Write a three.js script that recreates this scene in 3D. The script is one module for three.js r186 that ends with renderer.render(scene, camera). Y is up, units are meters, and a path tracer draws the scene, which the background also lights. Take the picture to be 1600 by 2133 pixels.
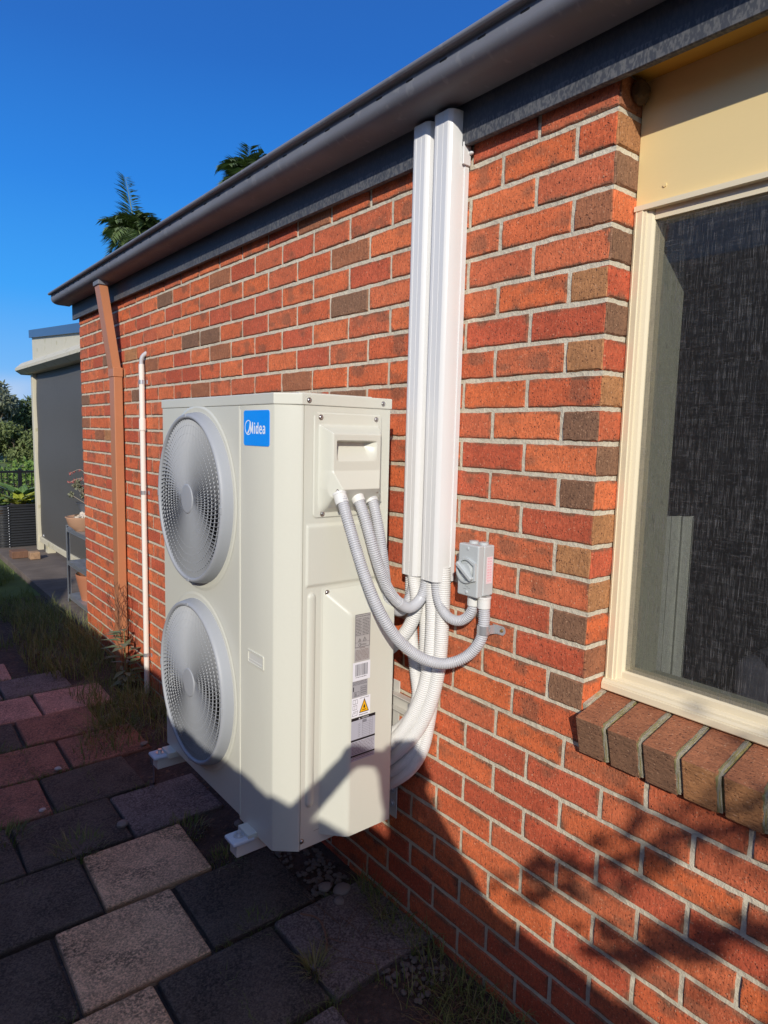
import * as THREE from 'three';
import { RoundedBoxGeometry } from 'three/addons/geometries/RoundedBoxGeometry.js';
import { mergeGeometries, mergeVertices, toCreasedNormals } from 'three/addons/utils/BufferGeometryUtils.js';
import { MarchingCubes } from 'three/addons/objects/MarchingCubes.js';

// ------------------------------------------------------------------ camera, sky, sun, exposure
const scene = new THREE.Scene();
const CAM = new THREE.Vector3(0.947, 1.676, 1.431);
const camera = new THREE.PerspectiveCamera(75.138, 768 / 1024, 0.01, 3000);
camera.position.copy(CAM);
camera.up.set(-0.10538852, 0.99299242, -0.05347255);
camera.lookAt(CAM.x - 0.77334051, CAM.y - 0.11564396, CAM.z - 0.62335458);
camera.updateMatrixWorld(true);
const renderer = new THREE.WebGLRenderer({ antialias: true });
renderer.toneMapping = THREE.LinearToneMapping;
renderer.toneMappingExposure = 1.0;
renderer.shadowMap.enabled = true;
const SUN = new THREE.Vector3(0.67968, 0.42894, 0.59502).normalize();
const sun = new THREE.DirectionalLight(new THREE.Color(1, 0.945, 0.85), 3.85);
sun.target.position.set(-2, 0.8, 0);
sun.position.copy(SUN).multiplyScalar(40).add(sun.target.position);
sun.castShadow = true;
sun.shadow.mapSize.set(4096, 4096);
Object.assign(sun.shadow.camera, { left: -14, right: 14, top: 10, bottom: -10, near: 1, far: 90 });
scene.add(sun, sun.target);

// ------------------------------------------------------------------ small tools
function rng(seed) { let a = seed >>> 0; return () => { a = (a + 0x6D2B79F5) | 0; let t = Math.imul(a ^ (a >>> 15), 1 | a); t = (t + Math.imul(t ^ (t >>> 7), 61 | t)) ^ t; return ((t ^ (t >>> 14)) >>> 0) / 4294967296; }; }
const R0 = rng(7);
const clamp = (x, a = 0, b = 1) => Math.min(b, Math.max(a, x));
const lerp = (a, b, t) => a + (b - a) * t;
const sstep = (a, b, x) => { const t = clamp((x - a) / (b - a)); return t * t * (3 - 2 * t); };
function hash2(x, y, s) { let h = Math.imul(x, 374761393) + Math.imul(y, 668265263) + Math.imul(s, 974711); h = Math.imul(h ^ (h >>> 13), 1274126177); return ((h ^ (h >>> 16)) >>> 0) / 4294967296; }
function vnoise(x, y, s = 0, per = 0) {
  const xi = Math.floor(x), yi = Math.floor(y), fx = x - xi, fy = y - yi;
  const m = (v) => per ? ((v % per) + per) % per : v;
  const u = fx * fx * (3 - 2 * fx), v = fy * fy * (3 - 2 * fy);
  return lerp(lerp(hash2(m(xi), m(yi), s), hash2(m(xi + 1), m(yi), s), u), lerp(hash2(m(xi), m(yi + 1), s), hash2(m(xi + 1), m(yi + 1), s), u), v);
}
function fbm(x, y, s = 0, o = 4, per = 0) { let a = 0.5, t = 0, n = 0; for (let i = 0; i < o; i++) { t += a * vnoise(x, y, s + i * 17, per); n += a; a *= 0.5; x *= 2; y *= 2; per *= 2; } return t / n; }
const toS = (v) => { v = clamp(v); return 255 * (v <= 0.0031308 ? 12.92 * v : 1.055 * Math.pow(v, 1 / 2.4) - 0.055); };
function dtex(w, h, fn, color = true) {            // fn(u, v, x, y) -> [r, g, b] linear, or one number for data
  const d = new Uint8Array(w * h * 4);
  for (let y = 0; y < h; y++) for (let x = 0; x < w; x++) {
    const c = fn(x / w, y / h, x, y), i = (y * w + x) * 4;
    if (color) { d[i] = toS(c[0]); d[i + 1] = toS(c[1]); d[i + 2] = toS(c[2]); d[i + 3] = c.length > 3 ? 255 * c[3] : 255; }
    else { d[i] = d[i + 1] = d[i + 2] = 255 * clamp(c); d[i + 3] = 255; }
  }
  const t = new THREE.DataTexture(d, w, h); t.magFilter = t.minFilter = THREE.LinearFilter; t.wrapS = t.wrapT = THREE.RepeatWrapping;
  if (color) t.colorSpace = THREE.SRGBColorSpace; t.needsUpdate = true; return t;
}
const rgb = (r, g, b) => new THREE.Color().setRGB(r, g, b);
const mat = (r, g, b, o = {}) => new THREE.MeshStandardMaterial({ color: rgb(r, g, b), roughness: 0.7, ...o });
const phys = (r, g, b, o = {}) => new THREE.MeshPhysicalMaterial({ color: rgb(r, g, b), roughness: 0.5, ...o });
const used = {};
function numbered(n) { const k = used[n] = (used[n] ?? -1) + 1; return k ? `${n}_${String(k).padStart(3, '0')}` : n; }
function tag(o, label, category, group, kind) { if (label) o.userData.label = label; if (category) o.userData.category = category; if (group) o.userData.group = group; if (kind) o.userData.kind = kind; return o; }
function thing(name, label, category, [x, y, z] = [0, 0, 0], group) { const o = new THREE.Group(); o.name = numbered(name); o.position.set(x, y, z); scene.add(o); return tag(o, label, category, group); }
function obj(name, g, m, parent, label) {
  if (Array.isArray(g)) g = merge(g);
  const o = new THREE.Mesh(g, m); o.name = parent ? name : numbered(name); o.castShadow = o.receiveShadow = true; (parent ?? scene).add(o); if (label) o.userData.label = label; return o;
}
function struct(name, g, m, label) { const o = obj(name, g, m); return tag(o, label, null, null, 'structure'); }
function merge(list) {
  list = list.map((g) => { g = g.index ? g.toNonIndexed() : g; for (const k of Object.keys(g.attributes)) if (!['position', 'normal', 'uv'].includes(k)) g.deleteAttribute(k); if (!g.attributes.normal) g.computeVertexNormals(); if (!g.attributes.uv) g.setAttribute('uv', new THREE.BufferAttribute(new Float32Array(g.attributes.position.count * 2), 2)); return g; });
  return mergeGeometries(list);
}
const V = (x, y, z) => new THREE.Vector3(x, y, z);
function box(x0, x1, y0, y1, z0, z1) { const g = new THREE.BoxGeometry(x1 - x0, y1 - y0, z1 - z0); g.translate((x0 + x1) / 2, (y0 + y1) / 2, (z0 + z1) / 2); return g; }
function rbox(x0, x1, y0, y1, z0, z1, r = 0.003, s = 2) { const g = new RoundedBoxGeometry(x1 - x0, y1 - y0, z1 - z0, s, r); g.translate((x0 + x1) / 2, (y0 + y1) / 2, (z0 + z1) / 2); return g; }
function extrudeX(pts, x0, x1, holes) {            // pts: [z, y]
  const s = new THREE.Shape(pts.map(([z, y]) => new THREE.Vector2(-z, y)));
  const g = new THREE.ExtrudeGeometry(s, { depth: x1 - x0, bevelEnabled: false, curveSegments: 12 }); g.rotateY(Math.PI / 2); g.translate(x0, 0, 0); return g;
}
function extrudeY(pts, y0, y1) {                   // pts: [x, z]
  const s = new THREE.Shape(pts.map(([x, z]) => new THREE.Vector2(x, -z)));
  const g = new THREE.ExtrudeGeometry(s, { depth: y1 - y0, bevelEnabled: false, curveSegments: 12 }); g.rotateX(-Math.PI / 2); g.translate(0, y0, 0); return g;
}
function extrudeZ(shape, z0, z1, bevel = 0) {
  const g = new THREE.ExtrudeGeometry(shape, { depth: z1 - z0 - 2 * bevel, bevelEnabled: bevel > 0, bevelSize: bevel, bevelThickness: bevel, bevelSegments: 2, curveSegments: 48 }); g.translate(0, 0, z0 + bevel); return g;
}
function rrect(x0, x1, y0, y1, r) { const s = new THREE.Shape(); s.moveTo(x0 + r, y0); s.lineTo(x1 - r, y0); s.absarc(x1 - r, y0 + r, r, -Math.PI / 2, 0); s.lineTo(x1, y1 - r); s.absarc(x1 - r, y1 - r, r, 0, Math.PI / 2); s.lineTo(x0 + r, y1); s.absarc(x0 + r, y1 - r, r, Math.PI / 2, Math.PI); s.lineTo(x0, y0 + r); s.absarc(x0 + r, y0 + r, r, Math.PI, Math.PI * 1.5); return s; }
function cyl(r0, r1, a, b, seg = 16) {             // a, b: Vector3; r0 at a
  const d = b.clone().sub(a), g = new THREE.CylinderGeometry(r1, r0, d.length(), seg);
  g.applyQuaternion(new THREE.Quaternion().setFromUnitVectors(V(0, 1, 0), d.clone().normalize())); g.translate((a.x + b.x) / 2, (a.y + b.y) / 2, (a.z + b.z) / 2); return g;
}
function sweep(pts, rad, step, seg = 14, capped = true) {   // a round hose; rad(s, length) -> radius
  const c = new THREE.CatmullRomCurve3(pts.map((p) => V(...p)), false, 'centripetal'), L = c.getLength(), n = Math.max(8, Math.round(L / step));
  const fr = c.computeFrenetFrames(n, false), P = [], U = [], I = [];
  c.arcLengthDivisions = 400; c.updateArcLengths();
  for (let i = 0; i <= n; i++) {
    const p = c.getPointAt(i / n), r = rad(L * i / n, L);
    for (let j = 0; j <= seg; j++) { const a = j / seg * Math.PI * 2, ca = Math.cos(a), sa = Math.sin(a), N = fr.normals[i], B = fr.binormals[i]; P.push(p.x + r * (ca * N.x + sa * B.x), p.y + r * (ca * N.y + sa * B.y), p.z + r * (ca * N.z + sa * B.z)); U.push(L * i / n, j / seg); }
  }
  for (let i = 0; i < n; i++) for (let j = 0; j < seg; j++) { const a = i * (seg + 1) + j, b = a + seg + 1; I.push(a, a + 1, b, b, a + 1, b + 1); }
  const g = new THREE.BufferGeometry(); g.setAttribute('position', new THREE.Float32BufferAttribute(P, 3)); g.setAttribute('uv', new THREE.Float32BufferAttribute(U, 2)); g.setIndex(I); g.computeVertexNormals();
  return g;
}
function gridGeo(nu, nv, fn) {                     // fn(u, v) -> [x, y, z]; one smooth sheet
  const P = [], U = [], I = [];
  for (let j = 0; j <= nv; j++) for (let i = 0; i <= nu; i++) { P.push(...fn(i / nu, j / nv)); U.push(i / nu, j / nv); }
  for (let j = 0; j < nv; j++) for (let i = 0; i < nu; i++) { const a = j * (nu + 1) + i, b = a + nu + 1; I.push(a, a + 1, b, b, a + 1, b + 1); }
  const g = new THREE.BufferGeometry(); g.setAttribute('position', new THREE.Float32BufferAttribute(P, 3)); g.setAttribute('uv', new THREE.Float32BufferAttribute(U, 2)); g.setIndex(I); g.computeVertexNormals(); return g;
}
function uvMetres(g, s = 1) {                      // box-projected uv in metres
  g = g.index ? g.toNonIndexed() : g; if (!g.attributes.normal) g.computeVertexNormals();
  const p = g.attributes.position, n = g.attributes.normal, u = new Float32Array(p.count * 2);
  for (let i = 0; i < p.count; i++) { const ax = Math.abs(n.getX(i)), ay = Math.abs(n.getY(i)), az = Math.abs(n.getZ(i)); let a, b; if (ay >= ax && ay >= az) { a = p.getX(i); b = p.getZ(i); } else if (ax >= az) { a = p.getZ(i); b = p.getY(i); } else { a = p.getX(i); b = p.getY(i); } u[i * 2] = a * s; u[i * 2 + 1] = b * s; }
  g.setAttribute('uv', new THREE.BufferAttribute(u, 2)); return g;
}
const px = (x, y, z) => { const p = V(x, y, z).project(camera); return [(p.x + 1) * 384, (1 - p.y) * 512]; };

// ------------------------------------------------------------------ the sky: clear deep blue, paler towards the horizon and the sun
{
  const w = 512, h = 256, d = new Float32Array(w * h * 4);
  const stops = [[-90, 0.20, 0.21, 0.22], [-1, 0.30, 0.36, 0.42], [0.5, 0.46, 0.60, 0.82], [4, 0.17, 0.47, 0.92], [10, 0.038, 0.355, 0.93], [18, 0.012, 0.225, 0.77], [27, 0.004, 0.135, 0.55], [36, 0.002, 0.098, 0.43], [60, 0.002, 0.08, 0.35], [90, 0.002, 0.075, 0.32]];
  for (let y = 0; y < h; y++) for (let x = 0; x < w; x++) {
    const lat = (0.5 - (y + 0.5) / h) * Math.PI, lon = ((x + 0.5) / w - 0.5) * Math.PI * 2;
    const dx = Math.cos(lat) * Math.cos(lon), dz = Math.cos(lat) * Math.sin(lon), dy = Math.sin(lat), e = lat * 180 / Math.PI;
    let k = 0; while (k < stops.length - 2 && e > stops[k + 1][0]) k++;
    const t = clamp((e - stops[k][0]) / (stops[k + 1][0] - stops[k][0])); let c = [1, 2, 3].map((i) => lerp(stops[k][i], stops[k + 1][i], t));
    const cs = clamp(dx * SUN.x + dy * SUN.y + dz * SUN.z, -1, 1), g = 0.58, mie = 0.085 * (1 - g * g) / Math.pow(1 + g * g - 2 * g * cs, 1.5);   // whitish air round the sun
    const air = e > 0 ? mie : 0; c = [c[0] + air, c[1] + air * 0.96, c[2] + air * 0.86];
    const cl = sstep(0.52, 0.72, fbm(lon * 9, e * 0.42, 5, 4)) * sstep(1, 2.5, e) * sstep(6.5, 3.5, e) * 0.6;               // thin bank of cloud low down
    c = [lerp(c[0], 0.62, cl), lerp(c[1], 0.70, cl), lerp(c[2], 0.86, cl)];
    const i = (y * w + x) * 4; d[i] = c[0]; d[i + 1] = c[1]; d[i + 2] = c[2]; d[i + 3] = 1;
  }
  // rows run from the bottom of the sky to its top
  const f = new Float32Array(d.length); for (let y = 0; y < h; y++) f.set(d.subarray(y * w * 4, (y + 1) * w * 4), (h - 1 - y) * w * 4);
  const t = new THREE.DataTexture(f, w, h, THREE.RGBAFormat, THREE.FloatType); t.mapping = THREE.EquirectangularReflectionMapping; t.magFilter = t.minFilter = THREE.LinearFilter; t.needsUpdate = true;
  scene.background = t; scene.environment = t;
}

// ------------------------------------------------------------------ materials
// bricks: an atlas of 40 brick faces, speckled, some flashed brown, edges burnt darker as fired
const AC = 4, AR = 10, CW = 256, CH = 92;
const brickTone = [];   // linear base colour of each cell
{
  const r = rng(11);
  const red = [[0.66, 0.150, 0.052], [0.61, 0.128, 0.046], [0.58, 0.136, 0.056], [0.70, 0.172, 0.060], [0.52, 0.098, 0.042], [0.64, 0.158, 0.062], [0.55, 0.110, 0.048], [0.68, 0.152, 0.048]];
  for (let i = 0; i < 40; i++) { let c; if (i < 28) c = red[i % 8]; else if (i < 32) c = [0.36, 0.135, 0.062]; else if (i < 36) c = [0.235, 0.120, 0.066]; else c = [0.43, 0.195, 0.078]; const k = 0.94 + 0.12 * r(); brickTone.push(c.map((v) => v * k)); }
}
const cellOf = (cx, cy) => clamp(Math.floor(cy), 0, AR - 1) * AC + clamp(Math.floor(cx), 0, AC - 1);
const brickSpots = (() => { const r = rng(23), L = []; for (let i = 0; i < 40; i++) { const S = []; for (let k = 0; k < 480; k++) S.push([r() * CW, r() * CH, 0.8 + 2.3 * r() * r() * r(), r() < 0.68 ? 0 : 1, r()]); L.push(S); } return L; })();
const brickMaps = (() => {
  const W = AC * CW, H = AR * CH, hm = new Float32Array(W * H), col = new Float32Array(W * H * 3);
  for (let y = 0; y < H; y++) for (let x = 0; x < W; x++) {
    const c = Math.floor(y / CH) * AC + Math.floor(x / CW), lx = x % CW, ly = y % CH, T = brickTone[c];
    const big = fbm(lx / 70, ly / 38, c * 3 + 1, 3), fine = fbm(lx / 5, ly / 8, c * 3 + 2, 3), grit = hash2(x, y, 3), drag = fbm(lx / 3.2, ly / 22, c + 71, 2);
    const ex = Math.min(lx, CW - lx) * 0.9, ey = Math.min(ly, CH - ly), edge = Math.min(ex, ey) + 9 * (fbm(lx / 18, ly / 18, c + 40, 3) - 0.5) * 2;
    const burnt = (c < 28 ? 1 : 0.25) * sstep(15, 2, edge) * (0.45 + 0.9 * vnoise(lx / 40, ly / 30, c + 90));
    const flash = c < 28 ? sstep(0.62, 0.82, fbm(lx / 90, ly / 60, c + 130, 2)) * 0.55 : 0;
    let k = 0.80 + 0.34 * big * 1.0 + 0.55 * (fine - 0.5) + 0.30 * (grit - 0.5) + 0.30 * (drag - 0.5);
    const o = (y * W + x) * 3, bt = clamp(burnt * 0.78 + flash);
    for (let j = 0; j < 3; j++) col[o + j] = lerp(T[j], [0.20, 0.092, 0.05][j], bt) * k;
    hm[y * W + x] = 0.55 + 0.28 * (fine - 0.5) + 0.22 * (drag - 0.5) + 0.12 * (grit - 0.5);
  }
  brickSpots.forEach((S, c) => { const ox = (c % AC) * CW, oy = Math.floor(c / AC) * CH; for (const [sx, sy, sr, kind, a] of S) for (let yy = Math.floor(sy - sr * 1.6 - 1); yy <= sy + sr * 1.6 + 1; yy++) for (let xx = Math.floor(sx - sr - 1); xx <= sx + sr + 1; xx++) { if (xx < 0 || yy < 0 || xx >= CW || yy >= CH) continue; const dd = Math.hypot((xx - sx), (yy - sy) / 1.35) / sr; if (dd > 1.15) continue; const f = sstep(1.15, 0.6, dd) * (0.5 + 0.5 * a), i = ((oy + yy) * W + ox + xx), o = i * 3; const t = kind === 0 ? [0.09, 0.028, 0.018] : [0.70, 0.42, 0.26]; for (let j = 0; j < 3; j++) col[o + j] = lerp(col[o + j], t[j], f * (kind ? 0.6 : 0.85)); hm[i] = clamp(hm[i] + (kind ? 0.1 : -0.42) * f); } });
  return { map: dtex(W, H, (u, v, x, y) => { const o = (y * W + x) * 3; return [col[o], col[o + 1], col[o + 2]]; }), bump: dtex(W, H, (u, v, x, y) => hm[y * W + x], false) };
})();
const M = {};
M.brick = new THREE.MeshStandardMaterial({ map: brickMaps.map, bumpMap: brickMaps.bump, bumpScale: 0.0032, roughness: 0.88 });
const mortarNoise = dtex(512, 512, (u, v, x, y) => { const n = fbm(u * 64, v * 64, 4, 3, 64), b = fbm(u * 5, v * 5, 9, 3, 5), g = hash2(x, y, 8); const k = 0.78 + 0.3 * b + 0.22 * (n - 0.5) + 0.22 * (g - 0.5); return [0.66 * k, 0.595 * k, 0.455 * k]; });
const mortarBump = dtex(512, 512, (u, v, x, y) => 0.5 + 0.7 * (fbm(u * 48, v * 48, 4, 4, 48) - 0.5) + 0.25 * (hash2(x, y, 8) - 0.5), false);
M.mortar = new THREE.MeshStandardMaterial({ map: mortarNoise, bumpMap: mortarBump, bumpScale: 0.004, roughness: 0.95 });
M.mossMortar = new THREE.MeshStandardMaterial({ map: dtex(256, 256, (u, v, x, y) => { const m = sstep(0.40, 0.62, fbm(u * 6, v * 6, 31, 4, 6)), k = 0.8 + 0.4 * (fbm(u * 40, v * 40, 3, 3, 40) - 0.5) + 0.25 * (hash2(x, y, 4) - 0.5); return [lerp(0.62, 0.52, m) * k, lerp(0.56, 0.44, m) * k, lerp(0.42, 0.17, m) * k]; }), bumpMap: mortarBump, bumpScale: 0.004, roughness: 0.95 });
const whiteDust = dtex(256, 256, (u, v, x, y) => { const b = fbm(u * 4, v * 4, 2, 4, 4), k = 0.985 + 0.03 * (b - 0.5) + 0.012 * (hash2(x, y, 5) - 0.5); return [k, k, k]; });
M.cabinet = phys(0.665, 0.66, 0.565, { roughness: 0.36, clearcoat: 0.25, clearcoatRoughness: 0.2, map: whiteDust });
M.dark = mat(0.012, 0.012, 0.014, { roughness: 0.8 });
M.coil = mat(0.02, 0.02, 0.022, { roughness: 0.5, metalness: 0.4 });
M.grille = phys(0.345, 0.360, 0.380, { roughness: 0.5 });
M.blade = phys(0.03, 0.032, 0.038, { roughness: 0.45 });
M.duct = phys(0.74, 0.735, 0.715, { roughness: 0.33 });
M.conduit = phys(0.53, 0.535, 0.555, { roughness: 0.40 });
M.gland = phys(0.74, 0.735, 0.70, { roughness: 0.42 });
M.pipe = phys(0.70, 0.69, 0.665, { roughness: 0.6 });
M.switchGrey = phys(0.50, 0.53, 0.53, { roughness: 0.42 });
M.zinc = phys(0.66, 0.68, 0.70, { metalness: 0.7, roughness: 0.3 });
M.screw = phys(0.55, 0.54, 0.52, { metalness: 1, roughness: 0.3 });
M.gutter = new THREE.MeshPhysicalMaterial({ color: rgb(1, 1, 1), map: dtex(512, 512, (u, v, x, y) => { const b = fbm(u * 6, v * 10, 12, 4, 6), s = sstep(0.70, 0.80, fbm(u * 40, v * 24, 14, 3, 40)), k = 0.85 + 0.35 * b; return [lerp(0.18 * k, 0.30, s * 0.35), lerp(0.185 * k, 0.30, s * 0.35), lerp(0.208 * k, 0.305, s * 0.35)]; }), roughness: 0.55, specularIntensity: 0.5 });
M.fascia = new THREE.MeshStandardMaterial({ color: rgb(1, 1, 1), map: dtex(1024, 256, (u, v, x, y) => { // v in metres x 4 : grime caught on the lower edge, patchy
  const n = fbm(u * 190, v * 60, 21, 4, 190), m = fbm(u * 400, v * 140, 25, 3, 400), d = sstep(0.40, 0.62, n) * (0.5 + 0.8 * m) * (v < 0.13 || v > 0.94 ? 1 : 0.22), k = 0.9 + 0.25 * fbm(u * 8, v * 4, 6, 3, 8); return [lerp(0.058, 0.21, d * 0.5) * k, lerp(0.062, 0.205, d * 0.5) * k, lerp(0.074, 0.195, d * 0.5) * k]; }), roughness: 0.62 });
M.slot = mat(0.006, 0.006, 0.007);
M.beige = phys(0.80, 0.70, 0.49, { roughness: 0.38, map: whiteDust });
M.panelBeige = phys(0.84, 0.65, 0.315, { roughness: 0.5, map: whiteDust });
M.downpipe = phys(0.50, 0.205, 0.098, { roughness: 0.42, map: dtex(256, 512, (u, v, x, y) => { const k = 0.93 + 0.12 * fbm(u * 4, v * 10, 41, 4), s = sstep(0.76, 0.82, fbm(u * 14, v * 60, 44, 3)); return [k, k, k].map((q) => lerp(q, 1.25, s * 0.5)); }) });
M.pvc = phys(0.82, 0.76, 0.68, { roughness: 0.4 });
M.steel = new THREE.MeshPhysicalMaterial({ color: rgb(1, 1, 1), metalness: 0.75, roughness: 0.5, map: dtex(256, 256, (u, v) => { const b = fbm(u * 8, v * 8, 51, 4, 8), k = 0.30 + 0.28 * b; return [k * 0.96, k, k * 1.05]; }) });
function paverTex(base, spot, seed) { return dtex(256, 256, (u, v, x, y) => { const b = fbm(u * 4, v * 4, seed, 4), cov = sstep(0.35, 0.62, fbm(u * 3.2, v * 3.2, seed + 9, 3)), st = sstep(0.46, 0.62, fbm(u * 62, v * 62, seed + 5, 3)) * (0.35 + 0.65 * cov), g = hash2(x, y, seed), g2 = vnoise(x / 2.6, y / 2.6, seed + 3), k = 0.95 + 0.8 * b + 0.7 * (g - 0.5) + 1.2 * (g2 - 0.5); return [0, 1, 2].map((i) => lerp(base[i], spot[i], st * 0.75) * k); }); }
const stoneBump = dtex(256, 256, (u, v, x, y) => 0.5 + 0.5 * (fbm(u * 30, v * 30, 61, 4, 30) - 0.5) + 0.5 * (hash2(x, y, 62) - 0.5), false);
const paverMat = (b, s, seed) => new THREE.MeshStandardMaterial({ map: paverTex(b, s, seed), bumpMap: stoneBump, bumpScale: 0.006, roughness: 0.95 });
M.paver = { tan: [1, 2, 3].map((i) => paverMat([0.52, 0.34, 0.20], [0.11, 0.084, 0.048], 200 + i)), dark: [1, 2, 3].map((i) => paverMat([0.082, 0.066, 0.05], [0.03, 0.025, 0.019], 220 + i)), grey: [1, 2].map((i) => paverMat([0.155, 0.128, 0.112], [0.06, 0.05, 0.042], 240 + i)), red: [1, 2, 3].map((i) => paverMat([0.25, 0.118, 0.078], [0.085, 0.056, 0.04], 260 + i)), pink: [1, 2].map((i) => paverMat([0.42, 0.23, 0.175], [0.2, 0.12, 0.09], 280 + i)) };
M.soil = new THREE.MeshStandardMaterial({ map: dtex(512, 512, (u, v, x, y) => { const b = fbm(u * 8, v * 8, 301, 4, 8), f = fbm(u * 60, v * 60, 302, 3, 60), l = sstep(0.68, 0.78, fbm(u * 44, v * 30, 303, 3, 44)), k = 0.7 + 0.7 * b + 0.9 * (f - 0.5); return [lerp(0.072, 0.20, l * 0.6) * k, lerp(0.05, 0.115, l * 0.6) * k, lerp(0.038, 0.07, l * 0.6) * k]; }), bumpMap: stoneBump, bumpScale: 0.012, roughness: 1 });
M.lawn = new THREE.MeshStandardMaterial({ map: dtex(512, 512, (u, v, x, y) => { const b = fbm(u * 10, v * 10, 311, 4, 10), f = hash2(x, y, 312), k = 0.7 + 0.5 * b + 0.4 * (f - 0.5); return [0.115 * k, 0.15 * k, 0.035 * k]; }), roughness: 1 });
M.slab = new THREE.MeshStandardMaterial({ map: dtex(512, 256, (u, v, x, y) => { const b = fbm(u * 6, v * 6, 321, 4, 6), f = fbm(u * 70, v * 9, 322, 3, 70), k = 0.62 + 0.5 * b + 0.5 * (f - 0.5) + 0.2 * (hash2(x, y, 5) - 0.5); return [0.17 * k, 0.135 * k, 0.11 * k]; }), bumpMap: stoneBump, bumpScale: 0.003, roughness: 0.95 });
const leafMat = (r, g, b) => new THREE.MeshPhysicalMaterial({ color: rgb(r, g, b), roughness: 0.75, side: THREE.DoubleSide, transmission: 0.25, thickness: 0 });
M.grassA = leafMat(0.15, 0.195, 0.04); M.grassB = leafMat(0.23, 0.23, 0.06); M.grassDry = leafMat(0.30, 0.25, 0.11);
const barkTex = dtex(128, 256, (u, v, x, y) => { const k = 0.6 + 0.7 * fbm(u * 20, v * 8, 331, 4, 20); return [0.16 * k, 0.12 * k, 0.085 * k]; });
M.bark = new THREE.MeshStandardMaterial({ map: barkTex, roughness: 0.95 });
console.log('materials');

// ------------------------------------------------------------------ ground
struct('ground', (() => { const g = new THREE.PlaneGeometry(1600, 1600); g.rotateX(-Math.PI / 2); g.translate(-300, -0.012, 0); return uvMetres(g, 0.5); })(), M.lawn, 'green lawn and open field running to the trees');
struct('bare_soil', (() => { const g = gridGeo(120, 60, (u, v) => { const x = -6.2 + u * 10.2, z = 2.15 - v * 2.2; return [x, 0.004 + 0.016 * (fbm(x * 5, z * 5, 77, 4) - 0.5), z]; }); return uvMetres(g, 1.4); })(), M.soil, 'dark soil with litter between the wall and the paving');

// ------------------------------------------------------------------ paving
{
  const path = new THREE.Group(); path.name = 'paved_path'; scene.add(path); tag(path, 'uneven path of square concrete pavers beside the brick wall', null, null, 'structure');
  const r = rng(91);
  // rows run out from the wall: [x far, x near, first joint z, colours going outwards]
  const rows = [
    [-0.135, 0.225, 0.36, ['grey', 'dark', 'dark', 'dark']], [-0.50, -0.14, 0.41, ['grey', 'dark', 'dark', 'dark']],
    [-0.885, -0.51, 0.005, ['grey', 'dark', 'tan', 'dark', 'dark']], [-1.268, -0.895, 0.205, ['dark', 'tan', 'dark', 'dark', 'dark']],
    [-1.638, -1.278, 0.425, ['tan', 'dark', 'tan', 'dark', 'grey']], [-2.012, -1.648, 0.205, ['grey', 'dark', 'dark', 'dark', 'grey']],
    [-2.378, -2.022, 0.42, ['dark', 'red', 'dark', 'dark']], [-2.745, -2.388, 0.265, ['red', 'red', 'red', 'dark', 'red']],
    [-3.112, -2.755, 0.40, ['red', 'dark', 'red', 'grey']], [-3.478, -3.122, 0.235, ['pink', 'pink', 'red', 'red', 'dark']],
    [-3.845, -3.488, 0.38, ['grey', 'grey', 'red', 'dark']], [-4.21, -3.855, 0.66, ['pink', 'red', 'pink', 'dark']], [-4.58, -4.22, 0.75, ['red', 'red', 'grey']],
  ];
  for (const [x0, x1, z0, cols] of rows) cols.forEach((c, k) => {
    const za = z0 + k * 0.398 + 0.004, zb = za + 0.39 - 0.006 * r();
    if (zb > 2.12) return;
    const w = x1 - x0, d = zb - za, g = new RoundedBoxGeometry(w - 0.006 * r(), 0.05, d, 4, 0.012);
    const p = g.attributes.position; for (let i = 0; i < p.count; i++) { const X = p.getX(i), Z = p.getZ(i), n = 0.022 * (fbm(X * 9 + x0 * 7, Z * 9 + za * 5, 55, 3) - 0.5); p.setX(i, X + n * Math.sign(X)); p.setZ(i, Z + 0.022 * (fbm(X * 9 + 40, Z * 9 + za * 3, 56, 3) - 0.5) * Math.sign(Z)); p.setY(i, p.getY(i) + 0.004 * (fbm(X * 12 + za, Z * 12 + x0, 57, 3) - 0.5)); }
    g.computeVertexNormals();
    const mm = M.paver[c], o = obj('paver', g, mm[Math.floor(r() * mm.length)], path);
    o.position.set((x0 + x1) / 2 + 0.004 * (r() - 0.5), 0.0 + 0.010 * (r() - 0.5), (za + zb) / 2); o.rotation.set(0.024 * (r() - 0.5), 0.05 * (r() - 0.5), 0.024 * (r() - 0.5));
  });
}

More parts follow.
